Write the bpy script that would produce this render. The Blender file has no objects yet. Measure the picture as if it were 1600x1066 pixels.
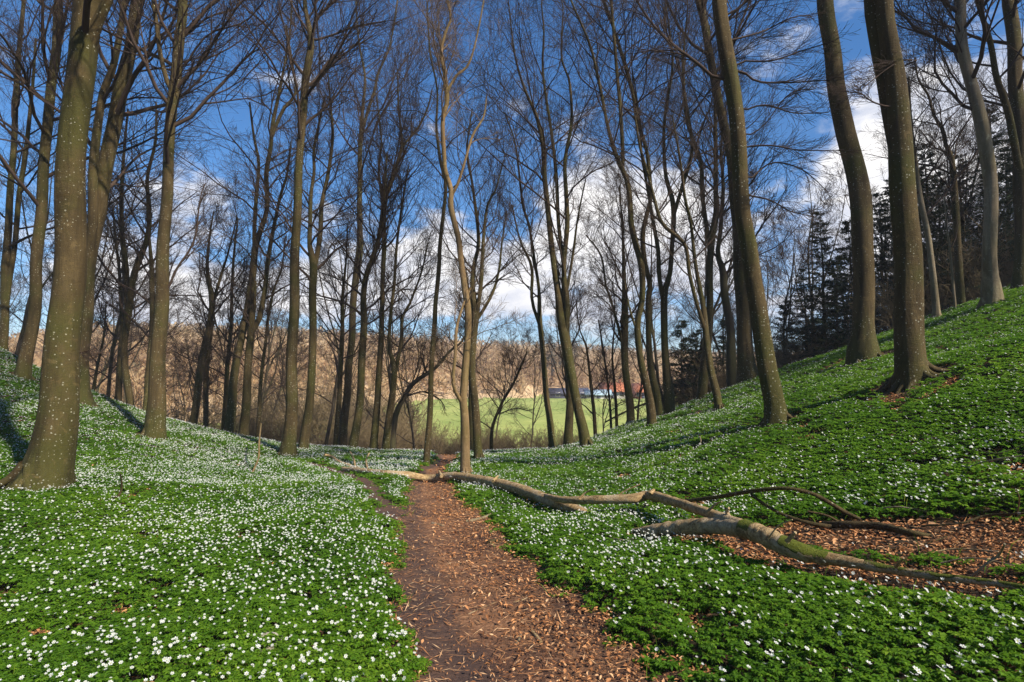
import bpy, math, random
import numpy as np
from mathutils import Vector

sc = bpy.context.scene
COL = sc.collection
F = 850.0            # focal length in photograph pixels (1600 wide)
HOR = 590.0          # horizon row
PITCH = math.atan((HOR - 533) / F)
EYE = 1.6

# ------------------------------------------------------------------ camera
cd = bpy.data.cameras.new("camera")
cd.sensor_width = 36
cd.lens = F / 1600 * 36
cd.clip_start = 0.05
cd.clip_end = 6000
cam = bpy.data.objects.new("camera", cd)
COL.objects.link(cam)
cam.location = (0, 0, EYE)
cam.rotation_euler = (math.pi / 2 + PITCH, 0, 0)
sc.camera = cam

# ------------------------------------------------------------------ light, sky
SUN_EL = math.radians(41)
SUN_AZ = math.radians(131)      # clockwise from +Y: behind the camera, to the right
sun = bpy.data.lights.new("sun", 'SUN')
sun.energy = 4.6
sun.angle = math.radians(1.4)
sun.color = (1.0, 0.90, 0.74)
so = bpy.data.objects.new("sun", sun)
COL.objects.link(so)
sv = Vector((math.sin(SUN_AZ) * math.cos(SUN_EL), math.cos(SUN_AZ) * math.cos(SUN_EL), math.sin(SUN_EL)))
so.rotation_euler = sv.to_track_quat('Z', 'Y').to_euler()
so.location = sv * 60
sc.view_settings.view_transform = 'Standard'
sc.view_settings.look = 'None'
sc.view_settings.exposure = 0.85
sc.view_settings.gamma = 1.0

w = bpy.data.worlds.new("World")
sc.world = w
w.use_nodes = True
nt = w.node_tree
nt.nodes.clear()


class N:
    """tiny node-graph helper"""
    def __init__(s, tree): s.t = tree

    def new(s, typ, **kw):
        n = s.t.nodes.new(typ)
        for k, v in kw.items():
            setattr(n, k, v)
        return n

    def put(s, sock, v):
        if isinstance(v, bpy.types.NodeSocket): s.t.links.new(v, sock)
        else: sock.default_value = v

    def m(s, op, a, b=None, c=None, clamp=False):
        n = s.new('ShaderNodeMath', operation=op, use_clamp=clamp)
        s.put(n.inputs[0], a)
        if b is not None: s.put(n.inputs[1], b)
        if c is not None: s.put(n.inputs[2], c)
        return n.outputs[0]

    def noise(s, vec, scale, detail=4, rough=.55, dist=0.0):
        n = s.new('ShaderNodeTexNoise')
        if vec is not None: s.put(n.inputs['Vector'], vec)
        n.inputs['Scale'].default_value = scale
        n.inputs['Detail'].default_value = detail
        n.inputs['Roughness'].default_value = rough
        n.inputs['Distortion'].default_value = dist
        return n.outputs['Fac']

    def rng(s, v, a, b, c=0.0, d=1.0, smooth=True):
        n = s.new('ShaderNodeMapRange', interpolation_type='SMOOTHSTEP' if smooth else 'LINEAR')
        s.put(n.inputs[0], v)
        for i, x in enumerate((a, b, c, d)): s.put(n.inputs[i + 1], x)
        return n.outputs[0]

    def mix(s, f, a, b):
        n = s.new('ShaderNodeMix', data_type='RGBA')
        s.put(n.inputs[0], f)
        for i, x in ((6, a), (7, b)):
            if isinstance(x, tuple) and len(x) == 3: x = x + (1.0,)
            s.put(n.inputs[i], x)
        return n.outputs[2]

    def ramp(s, f, stops):
        n = s.new('ShaderNodeValToRGB')
        e = n.color_ramp.elements
        while len(e) < len(stops): e.new(0.5)
        for i, (p, c) in enumerate(stops):
            e[i].position = p
            e[i].color = tuple(c) + (1.0,)
        s.put(n.inputs[0], f)
        return n.outputs[0]


g = N(nt)
tc = g.new('ShaderNodeTexCoord')
gen = tc.outputs['Generated']
sky = g.new('ShaderNodeTexSky', sky_type='NISHITA', sun_disc=False)
sky.sun_elevation = SUN_EL
sky.sun_rotation = SUN_AZ
sky.altitude = 50
sky.air_density = 1.0
sky.dust_density = 0.25
sky.ozone_density = 6.0
sep = g.new('ShaderNodeSeparateXYZ')
g.put(sep.inputs[0], gen)
X, Y, Z = sep.outputs
az = g.m('ARCTAN2', X, Y)
el = g.m('ARCSINE', Z)
# banks of cumulus, placed by compass direction and height above the horizon
BL = [  # azimuth px, row, half width, half height, amount (photo units turned to angles)
    (905, 330, 60, 70, .55), (1010, 345, 95, 70, .50), (1080, 350, 60, 70, .35), (260, 330, 110, 85, .50), (1560, 230, 190, 120, .62), (1400, 200, 70, 60, .3),
    (1440, 300, 120, 110, .42), (620, 420, 130, 45, .35), (500, 350, 60, 40, .20), (760, 430, 110, 50, .42), (350, 430, 160, 40, .30),
    (950, 440, 220, 50, .34), (1250, 400, 120, 45, .32), (150, 460, 160, 45, .3), (500, 470, 300, 30, .32), (1000, 490, 260, 20, .15), (1320, 240, 70, 90, .26), (700, 370, 60, 40, .2)]
dens = None
for bx, by, rx, ry, am in BL:
    a0 = math.atan((bx - 800) / F)
    e0 = math.atan((HOR - by) / F * math.cos(a0))
    sx = rx / F * math.cos(a0) ** 2 * 1.25
    sy = ry / F * math.cos(a0) * 1.2
    dx = g.m('DIVIDE', g.m('SUBTRACT', az, a0), sx)
    dy = g.m('DIVIDE', g.m('SUBTRACT', el, e0), sy)
    r2 = g.m('ADD', g.m('MULTIPLY', dx, dx), g.m('MULTIPLY', dy, dy))
    k = g.m('MULTIPLY', g.m('EXPONENT', g.m('MULTIPLY', r2, -1.0)), am)
    dens = k if dens is None else g.m('ADD', dens, k)
mp = g.new('ShaderNodeMapping')
mp.inputs['Scale'].default_value = (1, 1, 1.9)
g.put(mp.inputs['Vector'], gen)
n1 = g.noise(mp.outputs[0], 5.5, 9, .60, .25)
n2 = g.noise(mp.outputs[0], 19.0, 6, .6, .2)
d = g.m('ADD', g.m('ADD', dens, g.m('MULTIPLY', g.m('SUBTRACT', n1, .5), 1.7)), g.m('MULTIPLY', g.m('SUBTRACT', n2, .5), .45))
cov = g.rng(d, .15, .48)
lowfade = g.rng(el, .02, .10)
cov = g.m('MULTIPLY', cov, g.rng(lowfade, 0, 1, .7, 1.0, False))
shade = g.rng(g.m('ADD', g.noise(mp.outputs[0], 9.0, 7, .6, .4), g.m('MULTIPLY', g.m('SUBTRACT', d, .5), .25)), .35, .68)
ccol = g.mix(shade, (4.3, 4.6, 5.5), (7.7, 7.5, 7.4))
hs = g.new('ShaderNodeHueSaturation')
hs.inputs['Saturation'].default_value = 1.24
hs.inputs['Value'].default_value = 1.0
g.put(hs.inputs['Color'], sky.outputs[0])
bg = g.new('ShaderNodeBackground')
bg.inputs['Strength'].default_value = 0.090
g.put(bg.inputs['Color'], g.mix(cov, hs.outputs[0], ccol))
out = g.new('ShaderNodeOutputWorld')
nt.links.new(bg.outputs[0], out.inputs[0])

# ------------------------------------------------------------------ terrain function
CY, CX, CW = ([-4, 2.9, 4.5, 6.5, 9, 11.4, 14, 16.5, 19, 24],
              [.9, .22, -.25, -.69, -1.25, -1.7, -2.05, -2.0, -2.2, -3.2],
              [.75, .66, .62, .60, .48, .40, .34, .30, .42, .45])
YE = 19.0


def bumps(x, y):
    return (.035 * np.sin(x * 1.3 + .7 * np.sin(y * .9)) * np.cos(y * 1.1 + .5 * np.sin(x * .7)) + .018 * np.sin(x * 3.1 + 1.2 * np.sin(y * 2.3)) * np.sin(y * 2.7 + x)
            + .07 * np.sin(x * .45 + 1.1) * np.sin(y * .5 + .4))


def near(x, y):
    z = -.05 * y - .012 * np.maximum(y - 8, 0)
    t = (x - 1.5) / .8
    z = z + .36 * .8 * np.logaddexp(0, t)
    q = np.maximum(-4 - x, 0)
    z = z + np.where(q < 15, .0185 * q * q, .0185 * 225 + (q - 15) * .35)
    pc = np.interp(y, CY, CX)
    pw = np.interp(y, CY, CW)
    z = z - .07 * np.exp(-((x - pc) / (pw * 1.1)) ** 2)
    return z + bumps(x, y) * np.clip(np.abs(x - pc), .3, 1.5) / 1.5


def far(x, y):
    u = x / np.maximum(y, 1)
    b = np.interp(y, [45, 120, 175], [-6.5, -4.7, -4.7])
    b = b - 1.9 * np.exp(-((y - 146) / 13) ** 2) * np.clip(1 - np.abs(u - .2) / .35, 0, 1)
    ys = np.interp(u, [-1, -.5, -.3, -.15, 0, .05, .4, 1], [62, 72, 84, 118, 128, 158, 158, 120])
    cr = np.interp(u, [-1, -.85, -.75, -.47, -.28, -.12, .05, .18, .47, 1], [545, 528, 520, 519, 528, 534, 540, 546, 556, 560])
    zc = (HOR - cr) / F * 260 - 8
    t = np.clip((y - ys) / (262 - ys), 0, 1)
    s = t * (1.6 - .6 * t)
    z = b + (zc - b) * s + t * 1.2 * np.sin(x * .06) * np.cos(y * .05)
    return z + EYE


def TH(x, y):
    x = np.asarray(x, float)
    y = np.asarray(y, float)
    s = np.where(y > YE, YE / np.maximum(y, YE), 1)
    t = np.maximum(y - YE, 0)
    z1 = near(x * s, np.minimum(y, YE)) - .24 * t * t / (t + .9)
    z2 = far(x, y)
    k = .8
    return np.where(y < YE, z1, k * np.logaddexp(z1 / k, z2 / k))


CP, SP = math.cos(PITCH), math.sin(PITCH)


def at(px, py, Y):
    """the point at distance Y along the view through a pixel of the photograph"""
    a, b = (px - 800) / F, (533 - py) / F
    dy, dz = CP - b * SP, SP + b * CP
    return np.array([a * Y / dy, Y, EYE + dz * Y / dy])


YS = np.concatenate([np.arange(1.8, 30, .04), np.arange(30, 220, .4)])


def hit(px, py, h=0.0, ymax=1e9):
    a, b = (px - 800) / F, (533 - py) / F
    dy, dz = CP - b * SP, SP + b * CP
    x, z = a * YS / dy, EYE + dz * YS / dy
    below = z < TH(x, YS) + h
    i = int(np.argmax(below)) if below.any() else -1
    Y = min(YS[i], ymax)
    p = at(px, py, Y)
    return p


# ------------------------------------------------------------------ mesh helpers
def mesh(name, verts, quads=None, tris=None, smooth=True, attr=None):
    me = bpy.data.meshes.new(name)
    verts = np.asarray(verts, np.float32).reshape(-1, 3)
    nq = 0 if quads is None else len(quads)
    n3 = 0 if tris is None else len(tris)
    me.vertices.add(len(verts))
    me.vertices.foreach_set('co', verts.ravel())
    loops = []
    if nq: loops.append(np.asarray(quads, np.int32).ravel())
    if n3: loops.append(np.asarray(tris, np.int32).ravel())
    loops = np.concatenate(loops)
    me.loops.add(len(loops))
    me.loops.foreach_set('vertex_index', loops)
    me.polygons.add(nq + n3)
    st = np.concatenate([np.arange(nq) * 4, nq * 4 + np.arange(n3) * 3]).astype(np.int32)
    me.polygons.foreach_set('loop_start', st)
    if smooth: me.polygons.foreach_set('use_smooth', np.ones(nq + n3, bool))
    if attr is not None:
        a = me.attributes.new('var', 'FLOAT', 'POINT')
        a.data.foreach_set('value', np.asarray(attr, np.float32))
    me.update(calc_edges=True)
    return me


def link(name, me, mat, parent=None, label=None, cat=None, group=None, kind=None):
    o = bpy.data.objects.new(name, me)
    if mat is not None and me is not None and not me.materials: me.materials.append(mat)
    COL.objects.link(o)
    if parent is not None: o.parent = parent
    if label: o['label'] = label
    if cat: o['category'] = cat
    if group: o['group'] = group
    if kind: o['kind'] = kind
    return o


def norm(v): return v / np.maximum(np.linalg.norm(v, axis=-1, keepdims=True), 1e-9)


class Geo:
    def __init__(s): s.v, s.q, s.t, s.a, s.n = [], [], [], [], 0

    def add(s, v, q=None, t=None, a=None):
        v = np.asarray(v, float).reshape(-1, 3)
        if q is not None: s.q.append(np.asarray(q) + s.n)
        if t is not None: s.t.append(np.asarray(t) + s.n)
        s.v.append(v)
        s.a.append(np.zeros(len(v)) if a is None else np.broadcast_to(a, (len(v),)))
        s.n += len(v)

    def tubes(s, P, R, S=5, cap=False, a=None):
        P = np.asarray(P, float)
        R = np.asarray(R, float)
        if P.ndim == 2: P, R = P[None], R[None]
        n, K = R.shape
        T = norm(np.gradient(P, axis=1))
        mt = np.abs(norm(P[:, -1] - P[:, 0])[:, 2])
        ref = np.where(mt[:, None] > .75, np.array([1., .12, 0]), np.array([0, .1, 1.]))[:, None, :]
        n1 = norm(np.cross(T, ref))
        n2 = np.cross(T, n1)
        th = np.arange(S) * 2 * math.pi / S
        V = P[:, :, None] + R[:, :, None, None] * (np.cos(th)[None, None, :, None] * n1[:, :, None] + np.sin(th)[None, None, :, None] * n2[:, :, None])
        idx = np.arange(n * K * S).reshape(n, K, S)
        A, B = idx[:, :-1], idx[:, 1:]
        q = np.stack([A, np.roll(A, -1, 2), np.roll(B, -1, 2), B], -1).reshape(-1, 4)
        av = None if a is None else np.repeat(np.asarray(a), K * S)
        s.add(V, q=q, a=av)
        if cap:
            for e, rev in ((0, True), (K - 1, False)):
                for i in range(n):
                    c = P[i, e]
                    ring = V[i, e]
                    vv = np.vstack([ring, c[None]])
                    ii = np.arange(S)
                    t = np.stack([ii, (ii + 1) % S, np.full(S, S)], -1)
                    s.add(vv, t=t[:, ::-1] if rev else t)

    def box(s, x0, x1, y0, y1, z0, z1):
        v = [(x, y, z) for z in (z0, z1) for y in (y0, y1) for x in (x0, x1)]
        s.add(v, q=[(0, 2, 3, 1), (4, 5, 7, 6), (0, 1, 5, 4), (2, 6, 7, 3), (0, 4, 6, 2), (1, 3, 7, 5)])

    def mesh(s, name, smooth=True, off=(0, 0, 0)):
        return mesh(name, np.concatenate(s.v) - np.asarray(off), np.concatenate(s.q) if s.q else None, np.concatenate(s.t) if s.t else None, smooth, np.concatenate(s.a))


# ------------------------------------------------------------------ materials
def mat(name, build, rough=.9):
    m = bpy.data.materials.new(name)
    m.use_nodes = True
    t = m.node_tree
    b = t.nodes['Principled BSDF']
    b.inputs['Roughness'].default_value = rough
    b.inputs['Specular IOR Level'].default_value = .25
    build(N(t), b)
    return m


def bump(g, b, h, strength, dist):
    n = g.new('ShaderNodeBump')
    n.inputs['Strength'].default_value = strength
    n.inputs['Distance'].default_value = dist
    g.put(n.inputs['Height'], h)
    g.put(b.inputs['Normal'], n.outputs[0])


def bark(name, c1, c2, moss, mossamt, lichen=.5, scale=1.0):
    def f(g, b):
        geo = g.new('ShaderNodeNewGeometry').outputs['Position']
        mp = g.new('ShaderNodeMapping')
        mp.inputs['Scale'].default_value = (3 * scale, 3 * scale, .6 * scale)
        g.put(mp.inputs[0], geo)
        mh = g.new('ShaderNodeMapping')
        mh.inputs['Scale'].default_value = (1.6, 1.6, 6)
        g.put(mh.inputs[0], geo)
        a = g.noise(mp.outputs[0], 1.6, 8, .62, .5)
        wr = g.noise(mh.outputs[0], 3.0, 5, .6, .8)
        col = g.mix(g.rng(a, .32, .68), c1, c2)
        col = g.mix(g.rng(wr, .5, .75, 0, .28), col, tuple(x * .5 for x in c1))
        big = g.noise(geo, .9, 5, .6)
        at_ = g.new('ShaderNodeAttribute', attribute_name='var').outputs['Fac']
        mo = g.m('MULTIPLY', g.rng(g.m('ADD', big, g.m('MULTIPLY', at_, .3)), .42, .66), mossamt, clamp=True)
        mo = g.m('MAXIMUM', mo, g.rng(g.m('ADD', at_, g.m('MULTIPLY', g.m('SUBTRACT', g.noise(geo, 7, 4), .5), .9)), .35, .75))
        col = g.mix(mo, col, g.mix(g.noise(geo, 25, 3), moss, tuple(x * 1.9 for x in moss)))
        vo = g.new('ShaderNodeTexVoronoi')
        vo.inputs['Scale'].default_value = 24
        vo.inputs['Randomness'].default_value = 1
        g.put(vo.inputs['Vector'], geo)
        spn = g.new('ShaderNodeSeparateColor')
        g.put(spn.inputs[0], vo.outputs['Color'])
        thr = g.m('MULTIPLY', g.m('MULTIPLY', g.rng(spn.outputs[0], .35, 1.0, 0, .42), g.noise(geo, 1.3, 2)), 1.35)
        sp = g.m('LESS_THAN', vo.outputs['Distance'], thr)
        col = g.mix(g.m('MULTIPLY', sp, lichen), col, (.40, .39, .30))
        ms = g.new('ShaderNodeMapping')
        ms.inputs['Scale'].default_value = (3.2, 3.2, .22)
        g.put(ms.inputs[0], geo)
        col = g.mix(g.rng(g.noise(ms.outputs[0], 1.4, 6, .65, .3), .50, .66, 0, .5), col, tuple(x * .42 for x in c1))
        col = g.mix(g.rng(g.noise(geo, 5.5, 8, .72, .6), .56, .66, 0, .4 if lichen else .1), col, tuple(min(x * 1.9, .5) for x in c2))
        fine = g.noise(geo, 60, 4, .7)
        col = g.mix(g.rng(fine, .3, .7, 0, .35), col, tuple(x * .45 for x in c1))
        g.put(b.inputs['Base Color'], col)
        h = g.m('ADD', g.m('ADD', g.m('MULTIPLY', a, 1.4), g.m('MULTIPLY', wr, .4)), g.m('MULTIPLY', fine, .5))
        bump(g, b, h, .8, .03)
    return mat(name, f, .92)


M_BEECH = bark('beech_bark', (.054, .037, .015), (.108, .077, .033), (.040, .043, .008), .75, .7)
M_BARE = bark('warm_bark', (.17, .11, .05), (.29, .195, .10), (.10, .095, .02), .35, .1)
M_PALE = bark('pale_bark', (.20, .155, .095), (.34, .275, .185), (.09, .09, .03), .3, .25)
M_LOG = bark('log_bark', (.36, .24, .11), (.60, .43, .22), (.075, .085, .012), .12, .12, 2.0)


def _log(g, b):
    geo = g.new('ShaderNodeNewGeometry').outputs['Position']
    mp = g.new('ShaderNodeMapping')
    mp.inputs['Rotation'].default_value = (0, 0, .35)
    mp.inputs['Scale'].default_value = (2.2, 17, 17)
    g.put(mp.inputs[0], geo)
    a = g.noise(mp.outputs[0], 1.5, 8, .65, .6)
    big = g.noise(geo, 3.2, 6, .6, .5)
    fine = g.noise(geo, 70, 5, .7)
    c = g.mix(g.rng(a, .35, .62), (.22, .135, .06), (.56, .40, .20))
    c = g.mix(g.rng(big, .50, .58), c, g.mix(g.rng(a, .3, .7), (.36, .26, .15), (.62, .49, .31)))
    c = g.mix(g.rng(g.noise(geo, 1.7, 5), .52, .70, 0, .7), c, (.12, .085, .04))
    c = g.mix(g.rng(fine, .35, .7, 0, .4), c, (.09, .055, .028))
    v = g.new('ShaderNodeAttribute', attribute_name='var').outputs['Fac']
    mo = g.rng(g.m('ADD', v, g.m('MULTIPLY', g.m('SUBTRACT', g.noise(geo, 11, 6, .65), .5), 1.5)), .5, .64)
    c = g.mix(mo, c, g.mix(g.noise(geo, 45, 4, .7), (.035, .05, .005), (.16, .18, .018)))
    g.put(b.inputs['Base Color'], c)
    bump(g, b, g.m('ADD', g.m('ADD', a, g.m('MULTIPLY', fine, .4)), g.m('MULTIPLY', mo, .5)), 1.0, .03)


M_LOG = mat('dead_wood', _log, .9)
M_DARK = bark('dark_bark', (.055, .043, .03), (.10, .078, .055), (.05, .052, .014), .6, 0)


def _tw(g, b):
    g.put(b.inputs['Base Color'], (.060, .040, .030, 1))


M_TWIG = mat('twig', _tw, .95)


def _tw2(g, b):
    g.put(b.inputs['Base Color'], (.14, .095, .058, 1))


M_TWIGW = mat('warm_twig', _tw2, .95)


def _leafmat(stops, trans=.25, rough=.55):
    def f(g, b):
        v = g.new('ShaderNodeAttribute', attribute_name='var').outputs['Fac']
        c = g.ramp(v, stops)
        g.put(b.inputs['Base Color'], c)
        tr = g.new('ShaderNodeBsdfTranslucent')
        g.put(tr.inputs[0], c)
        mx = g.new('ShaderNodeMixShader')
        mx.inputs[0].default_value = trans
        g.t.links.new(b.outputs[0], mx.inputs[1])
        g.t.links.new(tr.outputs[0], mx.inputs[2])
        o = [n for n in g.t.nodes if n.type == 'OUTPUT_MATERIAL'][0]
        g.t.links.new(mx.outputs[0], o.inputs[0])
    return f


M_LEAF = mat('anemone_leaf', _leafmat([(0, (.042, .115, .009)), (.4, (.105, .235, .016)), (.75, (.20, .35, .026)), (.93, (.27, .40, .035)), (1, (.42, .40, .06))], .5), .5)
M_PETAL = mat('petal', _leafmat([(0, (.58, .61, .59)), (.985, (.72, .74, .72)), (1, (.75, .55, .08))], .25), .6)
M_DEAD = mat('dead_leaf', _leafmat([(0, (.12, .050, .022)), (.35, (.32, .135, .050)), (.7, (.53, .26, .11)), (1, (.68, .46, .26))], .08), .8)
M_NEEDLE = mat('needles', _leafmat([(0, (.018, .034, .016)), (.6, (.036, .062, .026)), (1, (.085, .085, .036))], .1), .7)
M_FARWOOD = mat('far_wood', _leafmat([(0, (.38, .25, .14)), (.45, (.60, .43, .24)), (.85, (.72, .55, .33)), (1, (.76, .64, .43))], .55), .9)


def _soil(g, b):
    geo = g.new('ShaderNodeNewGeometry').outputs['Position']
    a = g.noise(geo, 9, 7, .65, .4)
    vo = g.new('ShaderNodeTexVoronoi')
    vo.inputs['Scale'].default_value = 22
    g.put(vo.inputs['Vector'], geo)
    s = g.new('ShaderNodeSeparateColor')
    g.put(s.inputs[0], vo.outputs['Color'])
    c = g.ramp(s.outputs[0], [(0, (.035, .022, .013)), (.5, (.09, .045, .023)), (.85, (.19, .09, .042)), (1, (.27, .15, .08))])
    c = g.mix(g.rng(a, .4, .65), (.035, .026, .016), c)
    g.put(b.inputs['Base Color'], c)
    bump(g, b, g.m('ADD', a, g.m('MULTIPLY', s.outputs[1], .4)), .9, .03)


M_SOIL = mat('leaf_litter_soil', _soil, .95)


def _path(g, b):
    geo = g.new('ShaderNodeNewGeometry').outputs['Position']
    a = g.noise(geo, 1.6, 6, .6, .4)
    f = g.noise(geo, 40, 6, .7, .3)
    vo = g.new('ShaderNodeTexVoronoi')
    vo.inputs['Scale'].default_value = 38
    g.put(vo.inputs['Vector'], geo)
    s = g.new('ShaderNodeSeparateColor')
    g.put(s.inputs[0], vo.outputs['Color'])
    c = g.mix(g.rng(a, .38, .62), (.105, .052, .032), (.27, .135, .066))
    c = g.mix(g.rng(f, .35, .7, 0, .7), c, (.07, .038, .026))
    c = g.mix(g.m('MULTIPLY', g.rng(s.outputs[0], .62, .75), g.rng(g.noise(geo, 3, 4), .35, .6)), c, g.mix(s.outputs[1], (.17, .07, .035), (.33, .18, .10)))
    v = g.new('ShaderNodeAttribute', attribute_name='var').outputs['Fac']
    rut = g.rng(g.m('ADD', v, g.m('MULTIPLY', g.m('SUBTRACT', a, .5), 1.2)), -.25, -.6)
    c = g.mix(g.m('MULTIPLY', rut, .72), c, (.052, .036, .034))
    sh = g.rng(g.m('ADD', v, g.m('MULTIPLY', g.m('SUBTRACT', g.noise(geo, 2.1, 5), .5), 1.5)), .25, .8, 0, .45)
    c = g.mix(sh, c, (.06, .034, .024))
    g.put(b.inputs['Base Color'], c)
    bump(g, b, g.m('ADD', g.m('MULTIPLY', f, .7), g.m('MULTIPLY', a, 1.2)), 1.0, .03)


M_PATH = mat('trodden_earth', _path, .93)


def _meadow(g, b):
    geo = g.new('ShaderNodeNewGeometry').outputs['Position']
    a = g.noise(geo, .14, 8, .75)
    f = g.noise(geo, 1.5, 6, .7)
    c = g.mix(g.rng(a, .35, .65), (.21, .27, .055), (.40, .42, .12))
    c = g.mix(g.rng(f, .3, .75, 0, .45), c, (.17, .24, .05))
    g.put(b.inputs['Base Color'], c)
    bump(g, b, f, .6, .2)


M_MEADOW = mat('meadow_grass', _meadow, .9)


def _hill(g, b):
    geo = g.new('ShaderNodeNewGeometry').outputs['Position']
    a = g.noise(geo, .03, 6, .6)
    f = g.noise(geo, .8, 6, .7)
    c = g.mix(g.rng(a, .35, .65), (.48, .34, .19), (.60, .44, .26))
    c = g.mix(g.rng(f, .3, .75, 0, .5), c, (.28, .18, .095))
    g.put(b.inputs['Base Color'], c)


M_HILL = mat('hill_floor', _hill, .95)

# ------------------------------------------------------------------ where the ground is bare
rs = np.random.default_rng(7)


def chain(pts, kind):
    """pixel centreline with pixel half-widths -> world points with radii"""
    o = []
    for px, py, r in pts:
        p = hit(px, py, 0, 26)
        o.append((p[0], p[1], r / F * p[1]))
    return (kind, np.array(o))


PATH = [('path', np.array([(x, y, w_) for x, y, w_ in zip(CX, CY, CW)]))]
LPATH = chain([(622, 815, 18), (600, 790, 15), (578, 765, 12), (552, 749, 10), (520, 738, 9), (485, 728, 7)], 'path')
PATCH = [
    chain([(1075, 795, 22), (1010, 800, 12)], 'patch'),
    chain([(1080, 838, 30), (1200, 850, 60), (1290, 842, 75), (1390, 848, 85), (1500, 852, 95), (1640, 858, 100)], 'patch'),
    chain([(985, 842, 14), (1050, 843, 20), (1130, 848, 30), (1260, 885, 34), (1400, 905, 36), (1520, 922, 34), (1640, 935, 34)], 'patch'),
    chain([(975, 748, 9), (1035, 735, 8)], 'patch'), chain([(1050, 725, 3), (1120, 690, 5), (1185, 660, 7)], 'patch'),
    chain([(1045, 642, 3), (1100, 627, 5)], 'patch'), chain([(1255, 595, 3), (1320, 563, 6)], 'patch'),
    chain([(205, 782, 12), (228, 779, 9)], 'patch'), chain([(222, 962, 9), (236, 958, 6)], 'patch'),
    chain([(1550, 735, 16), (1610, 745, 20)], 'patch'), chain([(1390, 625, 10), (1440, 630, 9), (1490, 598, 10)], 'patch'),
    chain([(955, 1040, 16), (1000, 1075, 22)], 'patch'),
]
ALLB = PATH + [LPATH] + PATCH


def bare(x, y, sets=None):
    """signed distance to the nearest bare patch (negative inside)"""
    x = np.asarray(x, float)
    y = np.asarray(y, float)
    best = np.full(x.shape, 99.)
    for kind, c in (sets or ALLB):
        for i in range(len(c) - 1):
            ax, ay, ar = c[i]
            bx, by, br = c[i + 1]
            dx, dy = bx - ax, by - ay
            t = np.clip(((x - ax) * dx + (y - ay) * dy) / max(dx * dx + dy * dy, 1e-6), 0, 1)
            dd = np.hypot(x - ax - t * dx, y - ay - t * dy) - (ar + t * (br - ar))
            best = np.minimum(best, dd)
    if sets is None:      # small gaps where the plants let the litter show
        f = np.sin(x * 2.9 + 2.2 * np.sin(y * 1.3 + .6)) * np.sin(y * 3.4 + 2.0 * np.sin(x * 1.7)) + .35 * np.sin(x * 7.7 + y * 5.3) * np.sin(y * 8.9 - x * 3.1)
        best = np.minimum(best, (1.22 - .14 * np.clip(x / 4, 0, 1) * np.clip((y - 5) / 3, 0, 1) - f) * .5)
    wob = .07 * np.sin(x * 5.1 + 2 * np.sin(y * 3.3)) + .05 * np.sin(y * 9.7 + 3 * np.sin(x * 6.1)) + .035 * np.sin(x * 21 + y * 17)
    return best + wob


# ------------------------------------------------------------------ ground sheets
def axis(fine, lo, hi, end, grow=1.13):
    a = list(np.arange(lo, hi + 1e-6, fine))
    st, p = fine, a[-1]
    while p < end:
        st *= grow
        p += st
        a.append(p)
    return a


xs = axis(.2, 0, 24, 640, 1.10)
xs = np.array([-v for v in xs[:0:-1]] + xs)
ys = np.array([-v for v in axis(.4, .4, 6, 400, 1.3)][::-1] + axis(.2, 0, 27, 120, 1.05)[:])
ys = np.concatenate([ys[ys < 120], np.arange(120, 280, 3), 280 * 1.15 ** np.arange(7)])
GX, GY = np.meshgrid(xs, ys)
GZ = TH(GX, GY)
V = np.stack([GX, GY, GZ], -1).reshape(-1, 3)
ny, nx = GX.shape
I = np.arange(nx * ny).reshape(ny, nx)
Q = np.stack([I[:-1, :-1], I[:-1, 1:], I[1:, 1:], I[1:, :-1]], -1).reshape(-1, 4)
qc = V[Q].mean(1)
uu = qc[:, 0] / np.maximum(qc[:, 1], 1)
zone = np.zeros(len(Q), int)
hs_ = np.interp(uu, [-1, -.5, -.3, -.15, 0, .05, .4, 1], [62, 72, 84, 118, 128, 158, 158, 120])
zone[qc[:, 1] > 40] = 1
zone[qc[:, 1] > hs_] = 2


def sub(Qs, Vs):
    u_, inv = np.unique(Qs, return_inverse=True)
    return Vs[u_], inv.reshape(-1, 4)


for k, (nm, mt_, lb) in enumerate((('forest_floor', M_SOIL, 'brown leaf-littered forest floor under the flowers'),
                                   ('meadow', M_MEADOW, 'sunlit green meadow in the valley'), ('hill', M_HILL, 'brown hillside across the valley'))):
    v_, q_ = sub(Q[zone == k], V)
    link(nm, mesh(nm, v_, q_), mt_, label=lb, kind='structure')


def sheet(nm, sets, x0, x1, y0, y1, st, m_, lb, lift=.004):
    a, b = np.meshgrid(np.arange(x0, x1, st), np.arange(y0, y1, st))
    z = TH(a, b) + lift
    # tiny ruts and lumps
    z = z + .010 * (np.sin(a * 14 + 3 * np.sin(b * 5)) * np.sin(b * 11 + 2 * np.sin(a * 7)) + 1)
    vv = np.stack([a, b, z], -1).reshape(-1, 3)
    n_, m2 = a.shape
    I2 = np.arange(a.size).reshape(n_, m2)
    q = np.stack([I2[:-1, :-1], I2[:-1, 1:], I2[1:, 1:], I2[1:, :-1]], -1).reshape(-1, 4)
    c = vv[q].mean(1)
    keep = bare(c[:, 0], c[:, 1], sets) < .10
    v2, q2 = sub(q[keep], vv)
    at_ = np.full(len(v2), -1.3) if nm == 'side_path' else (v2[:, 0] - np.interp(v2[:, 1], CY, CX)) / np.interp(v2[:, 1], CY, CW)
    return link(nm, mesh(nm, v2, q2, attr=at_), m_, label=lb, kind='structure')


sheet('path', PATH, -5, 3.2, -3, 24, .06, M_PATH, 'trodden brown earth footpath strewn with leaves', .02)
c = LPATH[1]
sheet('side_path', [LPATH], c[:, 0].min() - 1, c[:, 0].max() + 1, c[:, 1].min() - 1, c[:, 1].max() + 1, .06, M_PATH, 'narrow dark side trail joining the footpath', .032)

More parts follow.
